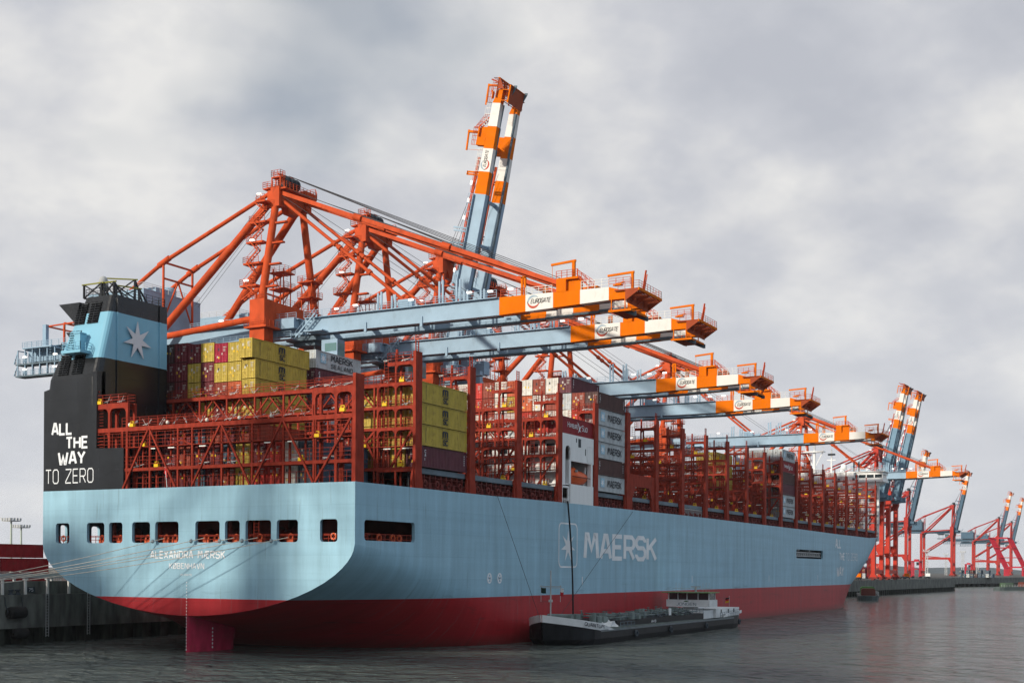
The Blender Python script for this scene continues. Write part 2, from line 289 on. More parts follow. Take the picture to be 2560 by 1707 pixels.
# ------------------------------------------------------------------ stroke lettering
O_ = [(0.9,0),(3.1,0),(4,0.9),(4,5.1),(3.1,6),(0.9,6),(0,5.1),(0,0.9),(0.9,0)]
GL = {
'A': (4, [[(0,0),(1.55,6),(2.45,6),(4,0)], [(0.65,1.9),(3.35,1.9)]]),
'B': (4, [[(0,0),(0,6),(3.1,6),(3.8,5.4),(3.8,3.8),(3.2,3.1)], [(0.2,3.1),(3.3,3.1)], [(3.2,3.1),(4,2.4),(4,0.7),(3.3,0),(0.2,0)]]),
'C': (4, [[(4,1.2),(4,0.9),(3.1,0),(0.9,0),(0,0.9),(0,5.1),(0.9,6),(3.1,6),(4,5.1),(4,4.8)]]),
'D': (4, [[(0,0),(0,6),(3,6),(4,5),(4,1),(3,0),(0,0)]]),
'E': (3.6, [[(3.6,0),(0,0),(0,6),(3.6,6)], [(0,3.1),(3.2,3.1)]]),
'F': (3.6, [[(0,0),(0,6),(3.6,6)], [(0,3.1),(3.2,3.1)]]),
'G': (4, [[(4,4.8),(4,5.1),(3.1,6),(0.9,6),(0,5.1),(0,0.9),(0.9,0),(3.1,0),(4,0.9),(4,2.9),(2.2,2.9)]]),
'H': (4, [[(0,0),(0,6)], [(4,0),(4,6)], [(0,3.1),(4,3.1)]]),
'I': (0.4, [[(0.2,0),(0.2,6)]]),
'J': (3, [[(0,1),(0.8,0),(2.2,0),(3,0.9),(3,6)]]),
'K': (4, [[(0,0),(0,6)], [(4,6),(0.4,3)], [(1.4,3.6),(4,0)]]),
'L': (3.4, [[(0,6),(0,0),(3.4,0)]]),
'M': (5, [[(0,0),(0.5,6),(1.2,6),(2.5,2.2),(3.8,6),(4.5,6),(5,0)]]),
'N': (4, [[(0,0),(0,6),(0.5,6),(3.5,0),(4,0),(4,6)]]),
'O': (4, [O_]),
'Q': (4, [O_, [(2.4,1.6),(4.2,-0.4)]]),
'R': (4, [[(0,0),(0,6),(3.1,6),(4,5.2),(4,3.6),(3.2,2.8)], [(0.2,2.8),(3.3,2.8)], [(2,2.8),(4,0)]]),
'S': (4, [[(4,4.8),(4,5.1),(3.1,6),(0.9,6),(0,5.1),(0,3.9),(0.8,3.1),(3.2,3.1),(4,2.3),(4,0.9),(3.1,0),(0.9,0),(0,0.9),(0,1.3)]]),
'T': (4, [[(2,0),(2,6)], [(0,6),(4,6)]]),
'U': (4, [[(0,6),(0,0.9),(0.9,0),(3.1,0),(4,0.9),(4,6)]]),
'V': (4, [[(0,6),(1.7,0),(2.3,0),(4,6)]]),
'W': (5.4, [[(0,6),(1.1,0),(1.7,0),(2.7,4.2),(3.7,0),(4.3,0),(5.4,6)]]),
'X': (4, [[(0,0),(4,6)], [(4,0),(2.4,2.4)], [(1.6,3.6),(0,6)]]),
'Y': (4, [[(0,6),(2,2.8),(4,6)], [(2,2.8),(2,0)]]),
'Z': (4, [[(0,6),(4,6),(4,5.4),(0,0.6),(0,0),(4,0)]]),
'Ø': (4, [O_, [(-0.3,-0.5),(4.3,6.5)]]),
'Æ': (6, [[(0,0),(2,6),(6,6)], [(3.2,6),(3.2,0),(6,0)], [(0.8,1.9),(3.2,1.9)], [(3.2,3.1),(5.6,3.1)]]),
'Ü': (4, [[(0,5),(0,0.9),(0.9,0),(3.1,0),(4,0.9),(4,5)], [(1,5.9),(1,6.4)], [(3,5.9),(3,6.4)]]),
'm': (5, [[(0,0),(0,5.2),(0.6,6),(4.4,6),(5,5.2),(5,0)], [(2.5,6),(2.5,0)]]),
'0': (4, [O_]), '1': (2, [[(0,5),(1.4,6),(1.4,0)]]), '2': (4, [[(0,5.1),(0.9,6),(3.1,6),(4,5.1),(4,3.8),(0,0.6),(0,0),(4,0)]]),
'3': (4, [[(0,5.1),(0.9,6),(3.1,6),(4,5.1),(4,3.8),(3.2,3.1),(1.2,3.1)], [(3.2,3.1),(4,2.4),(4,0.9),(3.1,0),(0.9,0),(0,0.9)]]),
'4': (4, [[(3,0),(3,6),(0,2),(4,2)]]), '5': (4, [[(4,6),(0,6),(0,3.4),(3.2,3.4),(4,2.6),(4,0.9),(3.1,0),(0.9,0),(0,0.8)]]),
'6': (4, [[(3.8,6),(1.2,6),(0,4.8),(0,0.9),(0.9,0),(3.1,0),(4,0.9),(4,2.5),(3.1,3.3),(0,3.3)]]),
'7': (4, [[(0,6),(4,6),(4,5.2),(1.4,0)]]), '8': (4, [O_, [(0.3,3.1),(3.7,3.1)]]),
'9': (4, [[(4,2.7),(0.9,2.7),(0,3.5),(0,5.1),(0.9,6),(3.1,6),(4,5.1),(4,0.9),(3.1,0),(0.4,0)]]),
}
def text_width(s, sp): return sum((GL[c][0] if c in GL else 2.4) + sp for c in s) - sp
def strokes(mb, s, org, u, v, width, height, weight=0.9, sp=1.5, shear=0.0, m=0, lift=0.004):
    """letters of straight strokes laid on a surface: origin is the lower left corner, u reads, v is up"""
    u = Vector(u); v = Vector(v); nrm = u.cross(v).normalized(); org = Vector(org)
    tw = text_width(s, sp) + weight; kx = width / tw; ky = height / (6 + weight)
    x0 = weight/2; lay = 0
    for c in s:
        if c not in GL: x0 += 2.4 + sp; continue
        w, pls = GL[c]
        for pl in pls:
            closed = pl[0] == pl[-1] and len(pl) > 2; pts = pl[:-1] if closed else pl; n = len(pts); lf = []; rt = []
            for i, p in enumerate(pts):
                pa = pts[i-1] if (i > 0 or closed) else None; pb = pts[(i+1) % n] if (i < n-1 or closed) else None
                def dr(a, b):
                    d = (b[0]-a[0], b[1]-a[1]); l = math.hypot(*d) or 1; return (d[0]/l, d[1]/l)
                if pa is None: d = dr(p, pb); nx, ny, k = -d[1], d[0], 1; ex = (-d[0]*0, -d[1]*0)
                elif pb is None: d = dr(pa, p); nx, ny, k = -d[1], d[0], 1
                else:
                    d1 = dr(pa, p); d2 = dr(p, pb); nx, ny = -(d1[1]+d2[1]), d1[0]+d2[0]; l = math.hypot(nx, ny)
                    if l < 0.3: nx, ny, k = -d1[1], d1[0], 1
                    else: nx /= l; ny /= l; k = min(1.8, 1/max(0.3, nx*-d1[1]+ny*d1[0]))
                h = weight/2*k
                lf.append((p[0]+nx*h, p[1]+ny*h)); rt.append((p[0]-nx*h, p[1]-ny*h))
            vs = []
            for a in lf + rt:
                yy = a[1] + weight/2
                vs.append(org + u*((x0+a[0])*kx + shear*yy*ky) + v*(yy*ky) + nrm*(lift + lay*0.003))
            rng = range(n if closed else n-1)
            mb.add(vs, [(n+i, n+(i+1) % n, (i+1) % n, i) for i in rng], m); lay = (lay + 1) % 8
        x0 += w + sp
    return mb
def star7(mb, c, u, v, r, rin, m=0, lift=0.01, thick=0):
    u = Vector(u); v = Vector(v); n = u.cross(v).normalized(); c = Vector(c)
    pts = []
    for i in range(14):
        a = math.pi/2 + i*math.pi/7; rr = r if i % 2 == 0 else rin
        pts.append(c + u*math.cos(a)*rr + v*math.sin(a)*rr + n*lift)
    if thick: mb.prism(pts, n*thick, m)
    else: mb.poly(pts, m=m)
    return mb
def rrect(cx_, cy_, w, h, r, k=4):
    out = []
    for sx_, sy_, a0 in ((1,1,0),(-1,1,90),(-1,-1,180),(1,-1,270)):
        for i in range(k+1):
            a = R(a0 + 90*i/k); out.append((cx_ + sx_*(w/2-r) + r*math.cos(a), cy_ + sy_*(h/2-r) + r*math.sin(a)))
    return out

# ------------------------------------------------------------------ the setting
def plane_mb(pts, z): return MB().add([(x, y, z) for x, y in pts], [tuple(range(len(pts)))])
def water_mat():
    m = bpy.data.materials.new('harbour_water'); m.use_nodes = True; t = m.node_tree; ln = t.links.new
    b = t.nodes['Principled BSDF']; b.inputs['Base Color'].default_value = (0.078, 0.095, 0.088, 1)
    b.inputs['Roughness'].default_value = 0.17; b.inputs['IOR'].default_value = 1.33
    tcn = t.nodes.new('ShaderNodeTexCoord'); prev = None
    for sc, rot, st, det, ax, kk in ((0.05, 20, 0.8, 2, (1, 0.7, 1), 1.0), (0.22, -25, 1.0, 3, (1, 0.6, 1), 2.6), (0.6, 10, 1.0, 7, (1, 0.8, 1), 3.6)):
        mpn = t.nodes.new('ShaderNodeMapping'); ln(tcn.outputs['Object'], mpn.inputs[0]); mpn.inputs['Rotation'].default_value = (0, 0, R(rot)); mpn.inputs['Scale'].default_value = ax
        nz = t.nodes.new('ShaderNodeTexNoise'); ln(mpn.outputs[0], nz.inputs['Vector']); nz.inputs['Scale'].default_value = sc; nz.inputs['Detail'].default_value = det; nz.inputs['Distortion'].default_value = 0.4
        bu = t.nodes.new('ShaderNodeBump'); bu.inputs['Strength'].default_value = st; bu.inputs['Distance'].default_value = 0.42*kk/sc
        ln(nz.outputs[0], bu.inputs['Height'])
        if prev: ln(prev.outputs[0], bu.inputs['Normal'])
        prev = bu
    ln(prev.outputs[0], b.inputs['Normal'])
    return m
tag(plane_mb([(-1500,-2500),(7000,-2500),(7000,3000),(-1500,3000)], WATER).build('harbour_water', water_mat()), kind='structure')

# quay: paved deck, concrete front beam, piles under it with dark gaps; the far part swings out a little
QF = [(-700, 31.0), (372, 31.0), (392, 11.0), (642, 0.0)]        # front line of the quay
def quay(name, line, zt, back, pile=4.0, close=False):
    mb = MB()
    for (x0, y0), (x1, y1) in zip(line[:-1], line[1:]):
        d = Vector((x1-x0, y1-y0, 0)); ln_ = d.length; d /= ln_; nrm = Vector((d.y, -d.x, 0))
        A = Vector((x0, y0, 0)); B = Vector((x1, y1, 0))
        def quad(za, zb, off, m):
            a = A + nrm*off; b = B + nrm*off
            mb.add([(a.x,a.y,za),(b.x,b.y,za),(b.x,b.y,zb),(a.x,a.y,zb)], [(0,1,2,3)], m)
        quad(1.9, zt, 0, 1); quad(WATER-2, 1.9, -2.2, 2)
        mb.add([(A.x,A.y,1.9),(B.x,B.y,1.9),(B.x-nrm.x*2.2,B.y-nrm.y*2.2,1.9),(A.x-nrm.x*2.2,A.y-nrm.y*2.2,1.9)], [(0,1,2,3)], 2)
        k = int(ln_/pile)
        for i in range(k+1):
            p = A + d*min(ln_, i*pile + 0.6)
            w = d*0.55
            a = p - w; b = p + w; c = b - nrm*2.1; e_ = a - nrm*2.1
            o = Vector((0,0,WATER-2)); t_ = Vector((0,0,1.88)); s_ = -nrm*0.15
            vs = [v + s_ + z for z in (o, t_) for v in (a, b, c, e_)]
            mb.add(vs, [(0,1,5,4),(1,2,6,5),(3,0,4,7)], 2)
    pts = list(line) + back
    mb.add([(x, y, zt) for x, y in pts], [tuple(range(len(pts)))], 0)
    if close:
        (xe, ye), (xb, yb) = line[-1], back[0]
        mb.add([(xe,ye,WATER-2),(xb,yb,WATER-2),(xb,yb,zt),(xe,ye,zt)], [(0,1,2,3)], 2)
    return tag(mb.build(name, [ASPH, CONC, CONCDK]), kind='structure')
quay('quay', QF, QZ, [(660, 300), (-700, 300)], close=True)
quay('far_quay', [(655, 62), (900, 10), (1500, -120), (2300, -330)], 6.4, [(2600, 900), (655, 900)], pile=9)
tag(plane_mb([(-700, 299), (5200, 299), (5200, 2900), (-700, 2900)], 6.1).build('terminal_ground', ASPH), kind='structure')
# wooded hills behind the terminal
def hills():
    mb = MB(); hm = mat('wooded_hills', (0.085, 0.105, 0.115), 0.9, var=0.35, scale=0.02)
    r = random.Random(5); n = 160
    C = Vector((-126, -115)); rows = []
    for k, (dist, hh) in enumerate(((2900, 2), (3300, 17), (3700, 24), (4300, 6))):
        row = []
        for i in range(n):
            a = R(-6 + 50*i/(n-1)); p = C + Vector((math.cos(a), math.sin(a)))*dist
            h = hh*(0.8 + 0.22*math.sin(i*0.13+1) + 0.1*math.sin(i*0.47)) + (r.uniform(-1.6, 1.6) if 0 < k < 3 else 0)
            row.append((p.x, p.y, h))
        rows.append(row)
    vs = [v for row in rows for v in row]
    fs = [(k*n+i, k*n+i+1, (k+1)*n+i+1, (k+1)*n+i) for k in range(3) for i in range(n-1)]
    return tag(mb.add(vs, fs, 0, True).build('hills', hm), kind='structure')
hills()

# harbour air: a thin even haze that only shows over a kilometre or more
hv = bpy.data.materials.new('harbour_haze'); hv.use_nodes = True; ht_ = hv.node_tree; ht_.nodes.clear()
pv = ht_.nodes.new('ShaderNodeVolumePrincipled'); pv.inputs['Color'].default_value = (0.86, 0.90, 0.95, 1); pv.inputs['Density'].default_value = HAZE; pv.inputs['Anisotropy'].default_value = 0.2
ho = ht_.nodes.new('ShaderNodeOutputMaterial'); ht_.links.new(pv.outputs[0], ho.inputs['Volume'])
hz_ = MB().box(-1700, 7200, -2700, 3200, -16, 140).build('haze', hv); tag(hz_, kind='stuff')

# ------------------------------------------------------------------ the container ship
ship = empty('container_ship', (0,0,0), 'light blue container ship with red bottom and black funnel panel, moored along the quay', 'ship')
HB = 26.75
def lerp_tab(tab, x):
    for (x0, v0), (x1, v1) in zip(tab[:-1], tab[1:]):
        if x <= x1: return v0 + (v1-v0)*max(0, (x-x0)/(x1-x0))
    return tab[-1][1]
ZC = [(0,4.4),(5,3.3),(10,2.3),(14,1.2),(18,-0.6),(26,-4.5),(40,-11),(60,-14),(400,-14)]
ZK = [(0,13.8),(10,12.2),(22,10.0),(34,6.5),(44,2.0),(52,-3),(66,-9),(80,-11),(400,-11)]
EA = [(0,1.9),(30,2.3),(60,5),(80,8),(400,8)]
EB = [(0,0.55),(30,0.5),(60,0.45),(400,0.45)]
def sec_z(x, y):
    r_ = min(1, abs(y)/HB); zc, zk = lerp_tab(ZC, x), lerp_tab(ZK, x)
    return zc + (zk-zc)*(1-(1-r_**lerp_tab(EA, x))**lerp_tab(EB, x))
BELT = 13.9                                     # from here up the side is one flat plate with openings
SHEER = [(0,21.35),(34,21.45),(56,21.65),(112,21.85),(206,21.75),(240,21.55),(290,21.5),(310,22.2),(325,24.6),(338,26.2),(350,26.6)]
BX = 235.0
def bow_tab(z):
    xs = lerp_tab([(-14,245),(-0.4,237),(6.7,250),(14,272),(21.5,288),(27,292)], z)
    xe = lerp_tab([(-14,318),(-0.4,319),(6.7,326),(14,337),(21.5,347),(27,351)], z)
    p = lerp_tab([(-14,1.8),(-0.4,2.0),(6.7,2.0),(14,2.3),(21.5,2.6),(27,2.7)], z)
    return xs, xe, p
def bow_hb(x, z):
    xs, xe, p = bow_tab(z)
    if x <= xs: return HB
    return HB*max(0.0, 1-((x-xs)/(xe-xs))**p)
def hull():
    lo = MB()
    xs = [0,2,5,8,11,14,18,22,27,33,40,48,56,66,80,110,150,190,235]
    rs = [0,0.06,0.12,0.2,0.3,0.4,0.5,0.6,0.68,0.76,0.83,0.89,0.93,0.96,0.98,0.992,1.0]
    for sg in (-1, 1):
        vs = []; n = len(rs) + 3
        for x in xs:
            for r_ in rs: vs.append((x, sg*r_*HB, sec_z(x, r_*HB)))
            zk = lerp_tab(ZK, x)
            for t in (0.34, 0.67, 1.0): vs.append((x, sg*HB, zk + (BELT-zk)*t))
        fs = [(i*n+j, (i+1)*n+j, (i+1)*n+j+1, i*n+j+1) for i in range(len(xs)-1) for j in range(n-1)]
        lo.add(vs, fs, 0, True)
        # bow by waterlines
        zs = [-14,-6,-0.4,2,4.5,6.7,9,11.5,BELT]; ns = 34; vs = []
        for z in zs:
            xe = bow_tab(z)[1]
            for i in range(ns):
                x = BX + (xe-BX)*(1-(1-i/(ns-1))**1.6); vs.append((x, sg*bow_hb(x, z), z))
        nz_ = len(zs)
        for k in range(13):                      # upper strakes follow the sheer line
            t = (k+1)/13
            for i in range(ns):
                s_ = 1-(1-i/(ns-1))**1.6
                zt = lerp_tab(SHEER, BX + (351-BX)*s_); z = BELT + (zt-BELT)*t
                xe = bow_tab(z)[1]; x = BX + (xe-BX)*s_
                vs.append((x, sg*bow_hb(x, z), z))
        nz_ += 13
        # a long recess with a stowed gangway on the shoulder is left open
        fs = []
        for k in range(nz_-1):
            for i in range(ns-1): fs.append((k*ns+i, k*ns+i+1, (k+1)*ns+i+1, (k+1)*ns+i))
        lo.add(vs, fs, 0, True)
    o = lo.build('hull', [HULLX], ship)
    # upper belt plates
    up = MB()
    for sg in (-1, 1):
        y = sg*HB
        outer = [(0,y,BELT),(BX,y,BELT)] + [(x,y,z) for x, z in reversed([(a,b) for a,b in SHEER if a < BX] + [(BX, lerp_tab(SHEER, BX))])]
        holes = []
        if sg < 0:
            w = [(7.8,15.5,11.6,2.55,0.45),(213.9,15.25,28,2.35,0.7)]
        else:
            w = [(3.4,15.4,1.2,2.6,0.3),(9.4,15.4,1.6,2.6,0.4)]
        for cx_, cz, ww, hh, rr in w:
            l = rrect(cx_, cz, ww, hh, rr); holes.append([(a, y, b) for a, b in l])
            n = len(l); a = [(p, y, q_) for p, q_ in l]; b = [(p, y - sg*0.45, q_) for p, q_ in l]
            up.add(a+b, [(i, (i+1) % n, n+(i+1) % n, n+i) for i in range(n)], 0)
        up.poly(outer, holes, 0)
    up.build('side_shell', [HULLX], ship)
    # transom plate with its row of mooring windows
    tr = MB(); out = []
    for i in range(len(rs)): out.append((0, -rs[-1-i]*HB, sec_z(0, rs[-1-i]*HB)))
    for i in range(1, len(rs)): out.append((0, rs[i]*HB, sec_z(0, rs[i]*HB)))
    out += [(0, HB, 21.35), (0, -HB, 21.35)]
    holes = []
    for a, b in TW:
        l = rrect((a+b)/2, 15.42, a-b, 2.8, 0.42); holes.append([(0, p, q_) for p, q_ in l])
        n = len(l); A = [(0, p, q_) for p, q_ in l]; B = [(0.45, p, q_) for p, q_ in l]
        tr.add(A+B, [(i, (i+1) % n, n+(i+1) % n, n+i) for i in range(n)], 0)
    tr.poly(out, holes, 0)
    tr.build('transom', [HULLY], ship)
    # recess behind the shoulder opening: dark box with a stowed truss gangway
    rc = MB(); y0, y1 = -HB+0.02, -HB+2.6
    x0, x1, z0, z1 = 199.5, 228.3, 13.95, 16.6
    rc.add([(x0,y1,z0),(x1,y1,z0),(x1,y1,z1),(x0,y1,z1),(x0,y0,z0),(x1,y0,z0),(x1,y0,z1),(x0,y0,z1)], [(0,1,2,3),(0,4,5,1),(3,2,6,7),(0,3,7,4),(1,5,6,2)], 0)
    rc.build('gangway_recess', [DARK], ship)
    gw = MB()
    for z in (14.7, 15.7): gw.beam((200.8,-26.2,z), (227,-26.2,z), 0.18, m=0)
    for i in range(27):
        x = 201 + i*0.97; gw.beam((x,-26.2,14.7), (x,-26.2,15.7), 0.12, m=0)
        if i % 2 == 0: gw.beam((x,-26.2,14.7), (x+0.97,-26.2,15.7), 0.09, m=0)
    gw.box(201,226,-26.0,-25.1,14.6,14.72); gw.box(202.6,202.9,-26.7,-25.5,16.0,17.3); gw.box(213.6,213.9,-26.7,-25.5,16.0,17.1)
    gw.build('accommodation_ladder', [GREY], ship)
TW = [(24.17,21.54),(18.18,14.88),(13.99,11.53),(9.76,6.53),(5.6,1.49),(-1.4,-5.51),(-6.4,-8.85),(-9.78,-13.9),(-14.8,-18.13),(-21.52,-24.17)]
hull()
# weather deck (inside the bulwark) and mooring deck inside the stern
dk = MB()
pts = [(0.3,-26.6),(235,-26.6)] + [(235+5*i, -max(0.2, bow_hb(235+5*i, 20.5)-0.3)) for i in range(1, 23)]
pts = pts + [(x, -y) for x, y in reversed(pts)]
dk.add([(x, y, 20.55) for x, y in pts], [tuple(range(len(pts)))], 0)
dk.build('weather_deck', [REDDK], ship)
md = MB()
md.add([(0.3,-26.5,13.6),(24,-26.5,13.6),(24,26.5,13.6),(0.3,26.5,13.6)], [(0,1,2,3)], 0)
md.add([(0.3,-26.5,18.4),(24,-26.5,18.4),(24,26.5,18.4),(0.3,26.5,18.4)], [(3,2,1,0)], 0)
md.add([(24,-26.5,13.6),(24,26.5,13.6),(24,26.5,18.4),(24,-26.5,18.4)], [(0,1,2,3)], 0)
for y in (-20.2, -9.3, -6.1, 0, 6.1, 11, 14.4, 20.5):
    md.box(1.2, 1.6, y-0.15, y+0.15, 13.6, 18.4)
for y in (-18, -7, 4.4, 12.6):
    md.box(9, 9.2, y-2.5, y+2.5, 13.6, 18.4)
for y, x in ((-3.5,5.5), (-12,6), (3.2,6.5), (16,6)):                # winch drums
    md.lathe((x, y-1.3, 15.0), [(0.2,0),(1.25,0),(1.25,0.12),(0.8,0.14),(0.8,2.4),(1.25,2.42),(1.25,2.55),(0.2,2.55)], 14, 0, 'y')
    md.box(x-0.8, x+0.8, y-1.5, y-1.2, 13.6, 15.2); md.box(x-0.8, x+0.8, y+1.2, y+1.5, 13.6, 15.2)
for x in (3.5, 5, 8.6): md.lathe((x, -25, 13.6), [(0.35,0),(0.35,1.3),(0.5,1.35),(0.5,1.5),(0,1.5)], 10)
md.build('mooring_deck', [REDDK], ship)
rl = MB()
for a, b in TW:
    for z in (14.45, 14.85): rl.beam((0.55,a-0.05,z), (0.55,b+0.05,z), 0.07)
    k = 3
    for i in range(k+1): y = a-0.1 + (b-a+0.2)*i/k; rl.beam((0.55,y,13.6), (0.55,y,15.0), 0.07)
    rl.beam((0.55,a-0.05,15.0), (0.55,b+0.05,15.0), 0.08)
for z in (14.5, 15.1): rl.beam((2.1,-26.3,z), (13.5,-26.3,z), 0.07)
for i in range(12): rl.beam((2.3+i,-26.3,13.6), (2.3+i,-26.3,15.1), 0.06)
for z in range(7): rl.beam((0.7,-11.4,13.9+z*0.42), (0.7,-10.6,13.9+z*0.42), 0.07)
rl.beam((0.7,-11.4,13.6), (0.7,-11.4,17), 0.08); rl.beam((0.7,-10.6,13.6), (0.7,-10.6,17), 0.08)
rl.build('mooring_deck_rail', [RED], ship)
fl = MB(); fl.torus((0.7,0,1.05), 0.36, 0.14, 'x', 20, 8); fl.prism([(0.5,-0.48,0),(0.5,0.48,0),(0.5,0.48,0.95),(0.5,0.3,0.75),(0.5,-0.3,0.75),(0.5,-0.48,0.95)], (0.4,0,0))
f0 = None
for y in (16.07, 12.64, 7.61, 4.3, 2.75, -2.65, -4.4, -7.64, -11.5, -16.4):
    if f0 is None: f0 = fl.build('fairlead', [ORANGE], ship, (0.1, y, 13.6))
    else: c = f0.copy(); COL.objects.link(c); c.parent = ship; c.location = (0.1, y, 13.6)
f2 = MB(); f2.torus((0,0.8,1.05), 0.42, 0.15, 'y', 20, 8); f2.box(-0.55,0.55,0.6,1.1,0,0.7)
for x in (6.9, 10.1, 11.6):
    c = f2.build('fairlead', [ORANGE], ship, (x, -26.4, 13.6))
# rudder with its skeg gap
ru = MB()
pr = [(0.0,0.05),(0.6,0.25),(3,0.75),(6,0.9),(8.4,0.75),(9.6,0.3),(9.9,0.0)]
ring = [(x, y) for x, y in pr] + [(x, -y) for x, y in reversed(pr[:-1])]
vs = []
for z, k in ((-4,0.92),(1.0,0.94),(1.06,0.965),(4.35,1.0)): vs += [(x*k if x > 5 else x, y, min(z, sec_z(max(0,x), 0)+0.4)) for x, y in ring]
n = len(ring); ru.add(vs, [(k*n+i, k*n+(i+1) % n, (k+1)*n+(i+1) % n, (k+1)*n+i) for k in range(3) for i in range(n)], 0, True)
ru.build('rudder', [mat('rudder_red', (0.36, 0.02, 0.055), 0.5, var=0.3, scale=0.5, streak=0.5, wear=0.4)], ship)
# lettering and marks on the hull
tx = MB(); T = lambda s, y0, z0, y1, z1, w=1.0, sp=1.6, m=0: strokes(tx, s, (-0.02, y0, z0), (0,-1,0), (0,0,1), abs(y1-y0), z1-z0, w, sp, m=m)
T('ALEXANDRA MÆRSK', 6.42, 11.9, -6.49, 12.95, 1.15, 1.9); T('KØBENHAVN', 3.07, 10.56, -2.98, 11.34, 0.95, 1.7); T('IMO 9948750', 1.08, 9.66, -0.88, 9.9, 0.8, 1.4)
tx.build('stern_lettering', [LETTER], ship)
tx = MB()
for i in range(22):
    z = 8.7 - i*0.42; zs_ = -0.02 if z > 4.5 else -0.03
    tx.box(zs_-0.03, zs_, -0.07, 0.05, z, z+0.16)
for i in range(6):
    z = 2.5 - i*0.5; tx.box(3.9, 4.05, -0.98, -0.93, z, z+0.25)
tx.build('draught_marks', [LETTER], ship)
tx = MB(); ys = -HB-0.02
strokes(tx, 'MAERSK', (66.5, ys, 12.4), (1,0,0), (0,0,1), 33.8, 4.7, 1.18, 1.25)
for ox, oz, rr, tk in ((60.5, 14.75, 0.9, 0.2),):
    a = rrect(ox, oz, 7.2, 7.35, 1.0); b = rrect(ox, oz, 7.2-2*tk-0.1, 7.35-2*tk-0.1, 0.85); n = len(a)
    tx.add([(p, ys, z) for p, z in a] + [(p, ys, z) for p, z in b], [(i, (i+1) % n, n+(i+1) % n, n+i) for i in range(n)])
star7(tx, (60.5, ys, 14.6), (1.0,0,0), (0,0,1), 2.75, 0.95)
tx.build('side_lettering', [LETTERDIM], ship)
def slogan(): return tx.build('slogan_word', [LETTERDIM], ship)
tx = MB()
strokes(tx, 'ALL', (242.2, ys, 17.4), (1,0,0), (0,0,1), 6.8, 2.85, 1.3, 1.4)
def bow_text(s, x0, x1, z0, z1, w):
    ns_ = 1
    strokes(tx, s, (x0, ys-0.02, z0), (1,0,0), (0,0,1), x1-x0, z1-z0, w, 1.4)
slogan(); tx = MB(); bow_text('THE', 246.9, 253.7, 13.95, 16.2, 1.3)
slogan(); tx = MB(); strokes(tx, 'WAY', (244.0, -26.79, 9.2), (1,0,0), (0,0,1), 8.6, 2.9, 1.3, 1.4)
slogan(); tx = MB(); strokes(tx, 'TO ZERO', (255.0, -26.79, 13.95), (1,0,0), (0,0,1), 15.9, 2.25, 0.6, 1.5)
slogan()
for x in (33.9, 37.0):
    tx = MB()
    n = 22; a = [(x+0.72*math.cos(2*math.pi*i/n), ys, 9.45+0.78*math.sin(2*math.pi*i/n)) for i in range(n)]
    b = [(x+0.52*math.cos(2*math.pi*i/n), ys, 9.45+0.56*math.sin(2*math.pi*i/n)) for i in range(n)]
    tx.add(a+b, [(i, (i+1) % n, n+(i+1) % n, n+i) for i in range(n)])
    for dx, dz in ((1,1),(1,-1)):
        tx.beam((x-0.38*dx, ys, 9.45-0.42*dz), (x+0.38*dx, ys, 9.45+0.42*dz), 0.02, 0.22)
    tx.build('thruster_mark', [LETTER], ship)
for x in (66, 120, 175, 222):
    tx = MB(); tx.box(x, x+0.25, ys-0.01, ys, 8.2, 9.6); tx.build('side_mark', [LETTER], ship)

# funnel: aft panel flush with the transom, tapered casing with the blue band
fu = MB(); PY = 26.72
fu.prism([(0.02,PY,21.36),(0.02,PY,35.45),(0.02,16.5,37.8),(0.02,16.5,27.05),(0.02,11.45,26.95),(0.02,11.45,21.36)], (1.6,0,0), 0)
fu.box(1.62,13.6,16.52,26.6,20.6,33.0)
fu.build('funnel_panel', [BLACK], ship)
lo_z, hi_z = 33.0, 48.9
def ring_at(z):                      # rounded rectangle whose aft and port faces lean in
    t = (z-33.0)/(hi_z-33.0); xa = -0.0 + 3.2*max(0, (z-37.0)/(hi_z-37.0)); yp = 26.6 - max(0, (z-34.9))*0.30
    out = []; r_ = 0.9
    for cx_, cy_, a0 in ((13.6-0.05, 16.5+0.05, 270), (13.6-0.05, yp-0.05, 0), (xa+r_, yp-r_, 90), (xa+r_, 16.5+r_, 180)):
        rr = 0.05 if cx_ > 10 else r_
        for i in range(5): a = R(a0 + 90*i/4); out.append((cx_+rr*math.cos(a), cy_+rr*math.sin(a), z))
    return out
cs = MB(); zz_ = [33.0, 37.0, 39.75, 39.76, 46.45, 46.46, hi_z]; n = 20; vs = []
for z in zz_: vs += ring_at(z)
for k in range(len(zz_)-1):
    cs.add([vs[j] for j in range(k*n, (k+2)*n)], [(i, (i+1) % n, n+(i+1) % n, n+i) for i in range(n)], 1 if k in (3,) else 0)
cs.add(ring_at(hi_z), [tuple(range(n))], 0)
for x in (3.6, 11.9):                 # vertical ribs on the starboard face
    cs.box(x, x+0.35, 16.33, 16.5, 33, 39.75, 0); cs.box(x, x+0.35, 16.33, 16.5, 39.75, 46.45, 1); cs.box(x, x+0.35, 16.33, 16.5, 46.45, 48.9, 0)
    cs.box(x-0.1, x+0.5, 16.4, 16.5, 33, 33.3, 0)
fn = cs.build('funnel_casing', [BLACK, BLUE], ship)
star7(MB(), (7.35, 16.47, 43.0), (1,0,0), (0,0,1), 2.75, 0.98, lift=0.22, thick=0.1).build('star_emblem', [SILVER], fn)
def aft_x(z): return 3.2*max(0, (z-37.0)/(hi_z-37.0))
